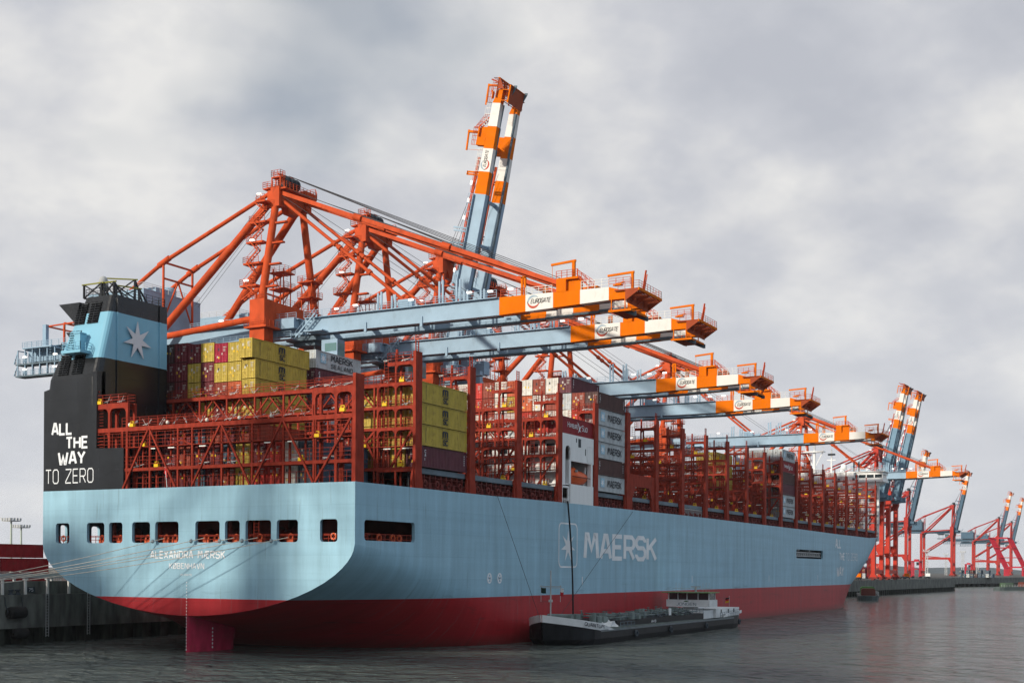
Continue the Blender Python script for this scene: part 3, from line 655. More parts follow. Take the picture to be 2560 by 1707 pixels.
for z0, z1, ys_ in ((44.9, 48.1, (22.2, 19.6)), (40.9, 44.0, (22.4,)), (37.6, 40.6, (23.2, 20.5))):
    for yc in ys_:
        lv = MB(); k = 9; hw = 1.05
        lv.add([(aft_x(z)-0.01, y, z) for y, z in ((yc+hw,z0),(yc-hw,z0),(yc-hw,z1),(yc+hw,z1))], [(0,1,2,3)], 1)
        for i in range(k):
            z = z0 + (z1-z0)*(i+0.1)/k; z_ = z + (z1-z0)/k*0.62; a = aft_x(z)
            lv.add([(a-0.02,yc+hw,z_),(a-0.02,yc-hw,z_),(a-0.22,yc-hw,z),(a-0.22,yc+hw,z)], [(0,1,2,3)], 0)
        lv.beam((aft_x(z0)-0.1,yc,z0), (aft_x(z1)-0.1,yc,z1), 0.12)
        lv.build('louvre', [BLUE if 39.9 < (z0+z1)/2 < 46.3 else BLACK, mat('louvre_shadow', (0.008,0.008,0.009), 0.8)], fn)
pf = MB(); a = aft_x(41)
pf.box(a-2.0, a+0.1, 18.7, 22.4, 40.35, 40.75); pf.rail([(a,18.75,40.75),(a-1.95,18.75,40.75),(a-1.95,22.35,40.75),(a,22.35,40.75)], 1.1, 0.035, 0.9)
pf.box(a-0.9, a+0.5, 19.9, 21.0, 40.75, 43.2); pf.box(a-1.0, a+0.2, 19.8, 21.1, 43.2, 43.35)
pf.build('service_platform', [BLUE], fn)
fin = MB()
for z, d, h in ((45.2,3.4,3.0),(42.8,1.1,1.3),(41.0,1.0,1.3),(39.2,1.2,1.4),(37.8,1.1,1.2)):
    yp = 26.6-(z-34.9)*0.30; fin.prism([(2.6,yp-0.1,z),(2.6,yp-0.3*h,z+h),(2.6,yp+d*0.95,z+h)], (1.0,0,0))
fin.build('exhaust_deflector', [BLACK], fn)
tf = MB()
for (x0, y0, x1, y1, h) in ((3.4,22.6,3.4,19.2,1.9),(3.6,18.9,3.6,17.0,1.9),(5.6,18.6,8.6,17.2,1.9),(6.4,21.8,9.0,18.4,3.4)):
    A = Vector((x0,y0,hi_z)); B = Vector((x1,y1,hi_z)); U_ = Vector((0,0,h))
    tf.beam(A, A+U_, 0.24, m=0); tf.beam(B, B+U_, 0.24, m=0); tf.beam(A, B+U_, 0.16, m=0); tf.beam(B, A+U_, 0.16, m=0)
    tf.beam(A, A+U_+Vector((1.4,0,-h*0.96)), 0.2); tf.beam(B+U_, B+Vector((1.7,0,0)), 0.2)
    tf.beam(A+U_+(A-B).normalized()*0.4, B+U_+(B-A).normalized()*0.4, 0.17, m=1)
tf.rail([(3.4,16.8,hi_z),(13.4,16.8,hi_z),(13.4,22.0,hi_z),(3.4,22.2,hi_z),(3.4,16.8,hi_z)], 1.2, 0.03, 1.3, m=0)
tf.build('funnel_top_frame', [BLACK, mat('ochre_rail', (0.22,0.21,0.03), 0.6)], fn)
rd = MB(); rd.tube((5,20.5,hi_z), (5,20.5,hi_z+1.5), 0.18, m=1); rd.lathe((5,20.5,hi_z+1.4), [(0.25,0),(0.66,0.1),(0.7,0.8),(0.66,1.2),(0.5,1.6),(0.27,1.82),(0,1.9)], 18, 0)
rd.build('radome', [mat('radome_grey', (0.36,0.37,0.37), 0.5), GREY], fn)
tx = MB()
tx = None
for s, y0, z0, y1, z1, w, sp in (('ALL',25.2,29.12,21.05,30.95,1.3,1.4),('THE',22.4,27.12,18.0,28.88,1.3,1.7),('WAY',23.9,24.95,18.5,26.85,1.25,1.3),('TO ZERO',26.3,22.35,17.0,24.4,0.5,1.6)):
    tx = MB(); strokes(tx, s, (0.0, y0, z0), (0,-1,0), (0,0,1), y0-y1, z1-z0, w, sp); tx.build('slogan_word', [LETTER], ship)

# ------------------------------------------------------------------ lashing bridges
BSP = 14.33; BX0 = -0.55
def rods_mb(r, spots):
    mb = MB()
    for (x, y, z) in spots:
        for k in range(r.randint(2, 4)):
            a = r.choice((-1, 1)); ln_ = r.uniform(0.9, 1.7)
            if r.random() < 0.4: mb.beam((x+r.uniform(-.2,.2), y, z+0.1), (x+r.uniform(-.2,.2), y+a*ln_*0.5, z+r.uniform(0.7,1.1)), 0.05)
            else: mb.beam((x+r.uniform(-.1,.3), y-ln_*0.6, z+0.55+r.uniform(-.1,.15)), (x+r.uniform(-.1,.3), y+ln_*0.6, z+0.3+r.uniform(-.1,.2)), 0.06)
    return mb
def gear_mesh():
    mb = MB(); mb.box(-0.22,0.22,-0.36,0.36,0,0.42); mb.box(-0.08,0.08,-0.3,-0.18,0.42,0.72); mb.box(-0.08,0.08,0.18,0.3,0.42,0.72); mb.box(-0.08,0.08,-0.3,0.3,0.68,0.76)
    return mb
gear0 = None
def gear(parent, x, y, z):
    global gear0
    if gear0 is None: gear0 = gear_mesh().build('gear_bin', [YEL], parent, (x, y, z))
    else: c = gear0.copy(); COL.objects.link(c); c.parent = parent; c.location = (x, y, z)
lamp0 = None
def blamp(parent, x, y, z):
    global lamp0
    if lamp0 is None:
        mb = MB(); mb.box(-0.12,0.12,-0.55,0.55,0,0.14); lamp0 = mb.build('light_fitting', [mat('lamp_housing', (0.85,0.84,0.78), 0.4, var=0.02)], parent, (x, y, z))
    else: c = lamp0.copy(); COL.objects.link(c); c.parent = parent; c.location = (x, y, z)
def arch(mb, x0, x1, ya, yb, zb, zt, r_=0.7):
    """rounded gusset corners under a beam between two posts"""
    for y, s in ((ya, 1), (yb, -1)):
        mb.prism([(x0, y, zt), (x0, y+s*r_, zt), (x0, y+s*r_*0.3, zt-r_*0.3), (x0, y, zt-r_)], (x1-x0, 0, 0))
def end_tower(mb, s, levels, ztop, post_top, wide=5.6, mid=2.75):
    """s=-1 starboard, +1 port; the outer bay goes up to the top, the inner one stops a level lower"""
    yo, ym, yi = s*26.2, s*(26.2-mid), s*(26.2-wide)
    mb.box(0, 1.6, min(yo, yo+s*0.45), max(yo, yo+s*0.45), 20.6, post_top)
    for x in (0.05, 1.3):
        mb.box(x, x+0.28, ym-0.12, ym+0.12, 20.6, ztop); mb.box(x, x+0.28, yi-0.12, yi+0.12, 20.6, levels[1])
        for k, z in enumerate(levels):
            ye = ym if k == 0 else yi
            mb.box(x-0.02, x+0.32, min(yo, ye), max(yo, ye), z-0.42, z)
            if x > 1: continue
            arch(mb, x, x+0.3, min(yo, ym)+0.01, max(yo, ym)-0.15, 0, z-0.42, 0.5)
            if k: arch(mb, x, x+0.3, min(ym, yi)+0.15, max(ym, yi)-0.15, 0, z-0.42, 0.45)
    for k, z in enumerate(levels): ye = ym-s*1.2 if k == 0 else yi; mb.box(0.1, 1.6, min(yo, ye), max(yo, ye), z-0.08, z-0.02)
def bridge_aft():
    br = empty('lashing_bridge', (0.2, 0, 0)); br.parent = ship
    mb = MB(); zt = 29.75
    ys_ = [11.95,6.95,2.0,-0.5,-5.5,-10.5,-15.5,-20.5]
    for x in (0.05, 1.35):
        for y in ys_: mb.box(x, x+0.28, y-0.13, y+0.13, 20.6, zt)
        mb.box(x-0.02, x+0.3, -26.2, 17.2, zt-0.6, zt-0.02); mb.box(x-0.02, x+0.3, -26.2, 11.9, 23.72, 24.15)
        if x < 1:
            tops = [(6.95,29.2),(-5.5,29.2),(-15.5,29.2),(-26,29.2)]; feet = [11.5,2.0,-0.5,-10.6,-20.4]
            zig = [(11.6,21.4),(7.1,29.2),None,(6.8,29.2),(2.2,21.4),None,(-0.6,21.4),(-5.35,29.2),None,(-5.7,29.2),(-10.3,21.4),None,(-10.7,21.4),(-15.4,29.2),None,(-15.7,29.2),(-20.3,21.4),None,(-20.6,21.4),(-26.0,29.2)]
            run = [];
            for z in zig + [None]:
                if z is None:
                    mb.beam((x-0.12, run[0][0], run[0][1]), (x-0.12, run[1][0], run[1][1]), 0.24, 0.24, up=(1,0,0)); run = []
                else: run.append(z)
        for y in (9.4, 4.4, -3, -8, -13, -18, -23.3):
            if x > 1: mb.box(x, x+0.2, y-0.1, y+0.1, 20.6, zt)
    mb.box(0.1, 1.65, -26, 17, zt-0.1, zt-0.03); mb.box(0.1, 1.65, -26, 11.9, 24.02, 24.1); mb.box(0.05, 1.65, -26, 16.5, 26.9, 27.0)
    mb.beam((0.1, 3.4, 26.9), (0.1, 1.4, 27.6), 0.16); mb.beam((0.1, 1.4, 27.6), (0.1, -0.6, 26.9), 0.16)
    # end towers above the main walkway
    for s, yo in ((-1, -26.2), (1, 17.0)):
        sg = 1 if s < 0 else -1
        for y in ((yo, yo+sg*2.6, yo+sg*5.9)):
            for x in (0.05, 1.35): mb.box(x, x+0.36, y-0.18, y+0.18, 20.6 if s < 0 else 21.4, 33.1)
        for x in (0.05, 1.35):
            mb.box(x-0.02, x+0.38, min(yo, yo+sg*5.9), max(yo, yo+sg*5.9), 32.4, 33.1)
            a = sorted((yo, yo+sg*2.6)); arch(mb, x, x+0.34, a[0]+0.18, a[1]-0.18, 0, 32.4, 0.6); arch(mb, x, x+0.34, a[0]+0.18, a[1]-0.18, 0, 29.03, 0.6)
            a = sorted((yo+sg*2.6, yo+sg*5.9)); arch(mb, x, x+0.34, a[0]+0.18, a[1]-0.18, 0, 32.4, 0.6)
        mb.box(0.1, 1.65, min(yo, yo+sg*5.9), max(yo, yo+sg*5.9), 33.0, 33.08)
    mb.box(-0.05, 1.75, -26.65, -26.2, 20.6, 34.6); mb.beam((0.2,17,33), (0.2,17,35.3), 0.12); mb.beam((0.2,17,35.2), (0.2,16.3,34.8), 0.1)
    mb.build('frame', [RED], br)
    rm = MB()
    rm.rail([(0.0,11.9,29.75),(0.0,-20.2,29.75)], 1.25, 0.03, 1.6); rm.rail([(1.7,11.9,29.75),(1.7,-20.2,29.75)], 1.25, 0.03, 2.5)
    for z, a, b in ((33.1,17,11.1),(33.1,-20.3,-26.2)): rm.rail([(0.0,a,z),(0.0,b,z),(1.7,b,z),(1.7,a,z),(0,a,z)], 1.2, 0.03, 1.5)
    rm.rail([(0.0,16.8,27.0),(0.0,-26,27.0)], 1.9, 0.03, 1.6, 4); rm.rail([(0.0,11.8,24.15),(0.0,-26,24.15)], 1.5, 0.03, 1.6)
    rm.rail([(0.9,11.3,20.6),(0.9,-26,20.6)], 2.3, 0.03, 1.3, 3)
    for y in (8.7, 10.3): rm.beam((1.0,y-0.3,21), (1.0,y-0.3,27), 0.06); rm.beam((1.0,y+0.3,21), (1.0,y+0.3,27), 0.06)
    for i in range(14): rm.beam((1.0,8.4,21.2+i*0.42), (1.0,9.0,21.2+i*0.42), 0.05)
    for i in range(13): rm.beam((0.1,16.2,27.2+i*0.42), (0.1,15.5,27.2+i*0.42), 0.05)
    rm.build('handrail', [RED], br)
    r = random.Random(11)
    sp = [(0.7, y, 29.75) for y in [10.5-2.4*i for i in range(13)]] + [(0.7, y, 24.1) for y in (9.5,4,-2,-7,-12,-17,-22)] + [(0.7,y,33.1) for y in (15.4,13,-22,-25)]
    tag(rods_mb(r, sp).build('lashing_gear', [GREY], br), kind='stuff')
    for y, z in ((10.2,29.75),(16.2,33.1),(8.1,27.0),(5.7,24.15),(-20.8,27.0),(-24.6,30.0),(-18.3,24.15)): gear(br, 0.15, y, z)
    for y in (6.6, 3.2, -2.2, -13, -16.7, -24): blamp(br, 0.25, y, 26.6)
    gm = MB()
    for i, y in enumerate((10.6,3.8,-3.0,-8.4,-13.6)): gm.lathe((0.1,y,29.8), [(0,0),(0.2,0.05),(0.24,0.28),(0.14,0.46),(0,0.5)], 10)
    gm.build('globe_lamp', [mat('globe_white', (0.72,0.68,0.6), 0.5)], br)
    return br
bridge_aft()
def bridge_proto():
    br = empty('lashing_bridge', (BX0+BSP, 0, 0)); br.parent = ship
    mb = MB()
    inner = [20.6-2.54*i for i in range(17)]
    for x in (0.05, 1.35):
        for i, y in enumerate(inner):
            if abs(y) < 21 and (i % 2 == 0 or x < 1): mb.box(x, x+0.24, y-0.12, y+0.12, 20.6, 35.4 if i % 2 == 0 else 32.3)
        for z, h in ((35.4,0.5),(32.3,0.36),(29.5,0.36),(24.2,0.4)): mb.box(x-0.02, x+0.3, -20.6, 20.6, z-h, z)
        for i in range(0, 16, 2):
            a, m_, b = inner[i], inner[i]-2.54, inner[i]-5.08
            if b < -20.8: break
            mb.beam((x+0.1, m_+0.15, 34.7), (x+0.1, a-0.15, 32.3), 0.18, up=(1,0,0)); mb.beam((x+0.1, m_-0.15, 34.7), (x+0.1, b+0.15, 32.3), 0.18, up=(1,0,0))
            if i % 4 == 0: mb.beam((x+0.1, a, 29), (x+0.1, b, 24.2), 0.28, up=(1,0,0))
            else: mb.beam((x+0.1, b, 29), (x+0.1, a, 24.2), 0.28, up=(1,0,0))
    for z in (35.4, 32.3, 29.5, 24.2): mb.box(0.1, 1.65, -20.6, 20.6, z-0.1, z-0.02)
    mb.box(0.1, 1.65, -26.2, 26.2, 26.9, 27.0)
    for s in (-1, 1):
        end_tower(mb, s, (38.1,35.4,32.3,29.5), 38.1, 39.4)
        mb.beam((0.3, s*25.9, 29), (0.3, s*22.6, 24.2), 0.28, up=(1,0,0)); mb.beam((0.3, s*20.6, 24.2), (0.3, s*18.2, 28.8), 0.28, up=(1,0,0))
        mb.box(0, 1.6, min(s*20.6, s*26.2), max(s*20.6, s*26.2), 23.6, 24.2)
        mb.box(0.0, 0.2, min(s*22.2, s*23.4), max(s*22.2, s*23.4), 37.6, 38.1)
        # flared foot of the outer post
        mb.prism([(-0.5, s*26.15, 20.6), (2.2, s*26.15, 20.6), (2.2, s*26.15, 22.4), (1.7, s*26.15, 24.4), (0, s*26.15, 24.4), (-0.5, s*26.15, 22.4)], (0, s*0.3, 0))
        mb.beam((0.5, s*26.3, 39.4), (0.5, s*26.3, 40.9), 0.12); mb.beam((1.2, s*26.3, 39.4), (1.2, s*26.3, 40.9), 0.12)
        for k in range(4): mb.beam((0.5, s*26.3, 39.7+k*0.35), (1.2, s*26.3, 39.7+k*0.35), 0.07)
        mb.beam((0.3, s*23.5, 38), (0.3, s*23.5, 39.8), 0.26)
    mb.build('frame', [RED], br)
    rm = MB()
    for x in (0.0, 1.7):
        rm.rail([(x,20.4,35.4),(x,-20.4,35.4)], 1.2, 0.03, 2.54); rm.rail([(x,26,27.0),(x,-26,27.0)], 1.2, 0.03, 2.6, 2)
        for s in (-1, 1):
            for z in (38.1, 35.4, 32.3, 29.5): rm.rail([(x,s*(22.2 if z > 38 else 20),z),(x,s*26,z)], 1.2, 0.03, 1.3)
    for s in (-1, 1):
        rm.rail([(0,s*22.2,38.1),(1.7,s*22.2,38.1)], 1.2, 0.03, 1.0)
        for i in range(34): rm.beam((0.2, s*22.2, 24.4+i*0.42), (0.2, s*21.6, 24.4+i*0.42), 0.05)
        rm.beam((0.2, s*22.2, 24), (0.2, s*22.2, 38.4), 0.06); rm.beam((0.2, s*21.6, 24), (0.2, s*21.6, 38.4), 0.06)
    rm.rail([(0,25,24.2),(0,-25,24.2)], 1.2, 0.03, 2.6, 2)
    rm.build('handrail', [RED], br)
    r = random.Random(3)
    sp = [(0.8, y, z) for z in (35.4, 32.3) for y in [19-3.6*i for i in range(11)]] + [(0.8, s*y, z) for s in (-1,1) for y in (21.6,24.6) for z in (38.1,35.4,32.3)]
    tag(rods_mb(r, sp).build('lashing_gear', [GREY], br), kind='stuff')
    for s in (-1, 1):
        for y, z in ((24.4,35.45),(21.7,32.4),(18.4,27.0),(24.2,24.3)): gear(br, 0.2, s*y, z)
    for y in (-25, -22, -16, -8): blamp(br, 0.3, y, 26.6)
    return br
bproto = bridge_proto()
for k in range(2, 22):
    c = copy_tree(bproto, ship); c.location = (BX0+BSP*k, 0, 0)
    if k > 14: c.scale = (1, 1 - 0.003*(k-14), 1)

# hatch coamings between the bridges, with the deck gear standing against them
def coaming():
    mb = MB()
    for s in (-1, 1):
        y = s*24.2
        mb.box(0, 12.3, min(y, y+s*0.25), max(y, y+s*0.25), 20.6, 24.2, 1)
        mb.box(-0.1, 12.4, min(y, y+s*1.7), max(y, y+s*1.7), 23.5, 24.2, 2)
        for i in range(9): mb.box(0.3+i*1.45, 0.55+i*1.45, min(y+s*0.26, y+s*1.5), max(y+s*0.26, y+s*1.5), 20.6, 23.48, 0)
        for i in range(4):
            x = 1.6+i*3.1
            mb.torus((x, y+s*1.75, 22.2), 0.42, 0.16, 'y', 12, 6, 0); mb.box(x-0.6, x+0.6, min(y+s*1.3, y+s*1.75), max(y+s*1.3, y+s*1.75), 20.6, 21.8, 0)
            mb.box(x+0.9, x+1.5, min(y+s*1.5, y+s*1.9), max(y+s*1.5, y+s*1.9), 20.6, 22.3, 0)
        mb.box(0, 12.3, min(y+s*1.72, y+s*1.8), max(y+s*1.72, y+s*1.8), 23.0, 23.06, 0)
        for z in (21.7, 22.3): mb.beam((0, s*26.3, z), (12.3, s*26.3, z), 0.05)
        for i in range(8): mb.beam((0.2+i*1.7, s*26.3, 20.6), (0.2+i*1.7, s*26.3, 22.3), 0.05)
    mb.box(0, 12.3, -24.1, 24.1, 23.9, 24.28, 2)
    return mb
co = coaming().build('hatch_coaming', [REDDK, mat('coaming_dark', (0.05,0.06,0.07), 0.6), SLATE], ship, (BX0+BSP+1.9, 0, 0))
for k in list(range(2, 21)):
    if k == 4: continue
    c = co.copy(); COL.objects.link(c); c.parent = ship; c.location = (BX0+BSP*k+1.9, 0, 0)
mb = MB(); mb.box(2.6, 14.2, -24.5, 11, 20.6, 21.3); mb.build('hatch_cover', [SLATE], ship)
mb = MB()
for x in (86.9, 88.2): pass
X0 = BX0+BSP*6+1.9
mb.prism([(X0-0.2,-26.4,20.6),(X0+1.4,-26.4,20.6),(X0+1.4,-26.4,24.0),(X0+3.0,-26.4,26.2),(X0+9.6,-26.4,26.2),(X0+11.2,-26.4,24.0),(X0+11.2,-26.4,20.6),(X0+12.7,-26.4,20.6),(X0+12.7,-26.4,28.4),(X0-0.2,-26.4,28.4)], (0,0.5,0))
mb.build('side_portal', [RED], ship)
mb = MB()
X0 = BX0+BSP*8+2.2
for z in (21.8, 23.3): mb.beam((X0,-26.0,z), (X0+11.6,-26.0,z), 0.14)
for i in range(20): mb.beam((X0+i*0.6,-26.0,21.8), (X0+i*0.6+0.3,-26.0,23.3), 0.09); mb.beam((X0+i*0.6,-26.0,23.3), (X0+i*0.6,-25.0,23.4), 0.09)
mb.build('stowed_gangway', [GREY], ship)

# ------------------------------------------------------------------ deckhouse with the lifeboat bay
dh = empty('deckhouse', (0,0,0)); dh.parent = ship
HX0, HX1 = BX0+BSP*4+1.72, BX0+BSP*5-0.2
mb = MB()
y = -26.55
# starboard wall with an arched opening and the boat bay
mb.box(HX0, HX1, y+0.31, y+0.6, 21, 21.2)
wall = [(HX0,y,27.3),(HX0+1.2,y,27.3),(HX0+1.2,y,30.4)] 
arc = [(HX0+1.2+0.95-0.95*math.cos(R(a)), y, 30.4+0.75*math.sin(R(a))) for a in range(0, 181, 30)]
wall = [(HX0,y,24.6),(HX0+1.2,y,24.6)] + arc + [(HX0+3.1,y,28.7),(HX1,y,28.7),(HX1,y,33.05),(HX0,y,33.05)]
mb.prism(wall, (0,0.3,0))
mb.box(HX0+2.7, HX0+3.4, y+0.02, y+0.7, 24.9, 28.9); mb.box(HX1-1.0, HX1-0.3, y+0.02, y+0.7, 24.9, 28.7)
mb.box(HX0+3.2, HX1, y, y+0.3, 20.8, 24.9); mb.box(HX0, HX1, y+0.1, y+6, 24.7, 24.88)
mb.box(HX0, HX0+0.3, y+0.02, y+0.5, 20.7, 24.7); mb.tube((HX0+2.9,y+0.3,20.7), (HX0+2.9,y+0.3,24.3), 0.22); mb.tube((HX0+0.4,y+0.3,24.3), (HX0+2.9,y+0.3,24.3), 0.22)
for i in range(4): mb.beam((HX0+0.5+i*0.6,y+0.1,20.6), (HX0+0.5+i*0.6,y+0.1,22.5), 0.1)
for z in (21.4, 22.2): mb.beam((HX0+0.3,y+0.1,z), (HX0+2.8,y+0.1,z), 0.1)
# aft bulkhead, roof, inner wall
mb.box(HX0+0.31, HX0+0.6, y+0.3, -1.5, 23.6, 33.0); mb.box(HX0, HX1, y+0.31, -1.5, 32.75, 33.0); mb.box(HX0+0.6, HX1, -21.0, -20.7, 20.6, 32.7); mb.box(HX1-0.3, HX1-0.02, y+0.3, -1.5, 20.6, 32.7)
for z in (25.9, 28.8, 31.7): mb.box(HX0+0.22, HX0+0.3, y+0.3, -1.6, z, z+0.12)
mb.build('house_wall', [WHITE], dh)
for yy in (-24.3, -21.3, -18.4, -15.5, -12.6): wm = MB(); wm.box(HX0+0.24, HX0+0.3, yy-0.75, yy+0.75, 30.0, 31.4); wm.build('house_window', [GLASS], dh)
wm = MB(); wm.box(HX0+6.2, HX0+7.2, y-0.03, y, 31.2, 32.6); wm.box(HX0+5.3, HX0+5.6, y-0.03, y, 31.9, 32.6)
for i in range(6): wm.box(HX0+6.2, HX0+7.2, y-0.06, y-0.03, 31.25+i*0.23, 31.35+i*0.23)
wm.box(HX0+8.95, HX0+9.2, y-0.03, y, 30.0, 31.1)
wm.build('vent_grille', [DARK], dh)
wm = MB(); x0 = HX0+9.7
for a, b, c, d in ((x0,x0+2.3,30.9,31.0),(x0,x0+2.3,31.6,31.7),(x0,x0+0.1,29.0,31.6),(x0+2.2,x0+2.3,29.0,31.6),(x0,x0+2.3,28.95,29.05)): wm.box(a,b,y-0.05,y,c,d)
wm.build('side_hatch', [WHITE], dh)
bw_ = MB(); bw_.box(HX0+0.7, HX1-0.4, -21.1, -21.01, 24.9, 32.6); bw_.box(HX0+0.61, HX0+0.66, -26.2, -21.1, 24.9, 30.8); bw_.build('bay_shade_sheet', [DARK], dh)  # dark sheets over the white inner walls, standing in for the bay's shade
dv = MB()
for x in (HX0+3.6, HX1-1.6):
    dv.beam((x, y+1.2, 24.9), (x+0.4, y+1.0, 28.2), 0.25); dv.beam((x+0.9, y+1.2, 24.9), (x+0.4, y+1.0, 28.2), 0.18); dv.build('davit', [WHITE], dh); dv = MB()
dv.beam((HX0+1.3,y+1.0,27.2), (HX0+3.1,y+1.0,24.9), 0.2); dv.beam((HX0+1.6,y+1.4,26.8), (HX0+3.4,y+1.4,24.9), 0.14)
dv.build('boat_brace', [WHITE], dh)
# lifeboat hanging in the bay
lb = empty('lifeboat', (HX0+7.7, y+1.35, 24.98), 'orange enclosed lifeboat hanging in the opening of the white deckhouse', 'lifeboat')
def boat_body(L_, zprof, wprof, m=0):
    mb = MB(); n = 12; vs = []
    for i, (x, w, zb, zt) in enumerate(zprof):
        for j in range(n):
            a = 2*math.pi*j/n; cy_ = math.cos(a); sz_ = math.sin(a)
            vs.append((x, w*cy_*(1 if sz_ > -0.2 else 0.9), (zb+zt)/2 + (zt-zb)/2*sz_))
    k = len(zprof)
    mb.add(vs, [(i*n+j, (i+1)*n+j, (i+1)*n+(j+1) % n, i*n+(j+1) % n) for i in range(k-1) for j in range(n)], 0, True)
    mb.add(vs, [tuple(range(n-1,-1,-1)), tuple(range((k-1)*n, k*n))], 0)
    return mb
LBO = mat('lifeboat_orange', (0.72, 0.12, 0.03), 0.4, var=0.1)
b1 = boat_body(0, [(-3.9,0.2,0.9,1.5),(-3.4,0.9,0.35,2.3),(-2.2,1.25,0.05,2.9),(-1.4,1.32,0,3.0),(-0.8,1.32,0,2.55),(1.2,1.3,0.05,2.45),(2.8,1.1,0.25,2.25),(3.6,0.6,0.6,1.9),(3.95,0.15,1.0,1.5)], 0).build('lifeboat_hull', [LBO], lb)
mb = MB(); mb.box(-3.5,3.5,-1.36,-1.25,1.2,1.32); mb.build('rubbing_strake', [mat('strake_dark',(0.14,0.03,0.02),0.6)], lb)
mb = MB()
for x in (-2.2,-1.7): mb.box(x-0.2,x+0.2,-1.28,-1.15,2.05,2.4)
mb.build('lifeboat_window', [GLASS], lb)

# ------------------------------------------------------------------ forward house with the wheelhouse
fh = empty('forward_house', (0,0,0)); fh.parent = ship
mb = MB(); FX = 312.0
mb.box(FX, FX+9, -19.5, 24, 21.0, 41.2); mb.box(FX-1.5, FX+7, -26.4, 26.4, 41.2, 41.75); mb.box(FX-1.2, FX+7, -26.2, 26.2, 41.75, 42.6); mb.box(FX-1.2, FX+7, -26.2, 26.2, 43.7, 44.6)
mb.box(FX-1.8, FX+7.6, -26.8, 26.8, 44.6, 44.85)
for yy in [-26.2+2.7*i for i in range(5)]: mb.box(FX-1.2, FX-0.9, yy, yy+0.35, 42.6, 43.7)
mb.box(FX-0.6, FX+6.5, -14, 26, 42.6, 43.7)
mb.box(FX+0.5, FX+1.3, -24.6, -23.6, 21, 41.3); mb.prism([(FX-0.5,-26.3,41.3),(FX-0.5,-19.4,41.3),(FX-0.5,-19.4,37.0)], (5,0,0))
for z in (24, 27, 30, 33, 36, 39): mb.box(FX-1.3, FX+0.2, -24.6, 20, z, z+0.22)
mb.box(FX-4, FX-1.6, -17, 24, 21, 44.5); mb.box(FX-1.6, FX, -17, 24, 21, 41.1)
mb.build('house_wall', [WHITE], fh)
mb = MB(); mb.box(FX-0.8, FX+6.4, -25.9, -14, 42.6, 43.7); mb.build('wheelhouse_window', [GLASS], fh)
mb = MB()
for yy in (-17, -12, -7, -2, 3, 8): 
    for z in (28.3, 31.3, 34.3, 38.3, 41.6): mb.box(FX-4.05, FX-4.0, yy-0.4, yy+0.4, z, z+0.9)
mb.build('porthole', [GLASS], fh)
mb = MB()
for z in (24.2,27.2,30.2,33.2,36.2,39.2): mb.rail([(FX-1.3,-24.6,z),(FX-1.3,20,z)], 1.1, 0.04, 3)
mb.rail([(FX-1.8,-26.8,44.85),(FX-1.8,26.8,44.85)], 1.1, 0.04, 3)
mb.build('handrail', [WHITE], fh)
mb = MB()
mb.tube((FX+2,-2,44.8), (FX+2,-2,56.5), 0.7, 0.3, 10); mb.box(FX+0.5,FX+3.5,-5.5,1.5,52.2,52.6); mb.box(FX+1,FX+3,-3.5,-0.5,55.4,55.7)
for yy in (-5,1): mb.beam((FX+2,yy,52.4), (FX+2,-2,46.5), 0.25); mb.beam((FX+2,yy,52.5), (FX+2,yy,54.2), 0.2)
mb.tube((FX+2,-8,44.8), (FX+2,-8,53), 0.35, 0.2); mb.box(FX+1.8,FX+2.2,-9.6,-6.4,49.2,49.5); mb.box(FX+1.5,FX+2.5,-9.2,-6.8,51,51.6, 1)
for yy in (-13.5,-15.2): mb.tube((FX+3,yy+ -2,44.8), (FX+3,yy-2,48.5), 0.25, 0.25, 8, 1)
mb.build('radar_mast', [WHITE, DARK], fh)
mb = MB(); mb.lathe((FX+3,-12,44.8), [(0.3,0),(0.3,1.0),(1.0,1.2),(1.1,2.1),(0.8,2.9),(0,3.2)], 14); mb.build('radome', [WHITE], fh)

# ------------------------------------------------------------------ ensign on the stern rail
fg = empty('ensign', (0.1, 3.85, 21.4), 'small red ensign on a leaning white staff at the stern rail', 'flag')
mb = MB(); mb.tube((0,-0.2,0), (0.05,0.25,3.4), 0.05, n=6); mb.build('flagstaff', [WHITE], fg)
mb = MB(); vs = []
for i in range(6):
    for j in range(5): vs.append((0.05*math.sin(i*1.9+j), 0.2+0.02*j-0.09*i+0.05*math.sin(j*2.1+i), 3.2-0.32*j-0.16*i))
mb.add(vs, [(i*5+j, (i+1)*5+j, (i+1)*5+j+1, i*5+j+1) for i in range(5) for j in range(4)], 0, True)
mb.build('flag_cloth', [mat('flag_red', (0.5,0.02,0.025), 0.7)], fg)
# life rings on the mooring deck rail
for y, lab in ((23.1, 'orange life ring in the leftmost stern window, on the quay side'), (-23.3, 'orange life ring on the rail of the rightmost stern window')):
    mb = MB(); mb.torus((0,0,0), 0.36, 0.1, 'x', 20, 8, 0)
    for i in range(4):
        a = R(45+90*i); mb.torus((0, 0.36*math.cos(a), 0.36*math.sin(a)), 0.1, 0.035, 'x', 8, 5, 1)
    o = mb.build('life_ring', [ORANGE, LETTER]); o.location = (0.4, y, 14.7); tag(o, lab, 'life ring', 'life rings on the stern rail')

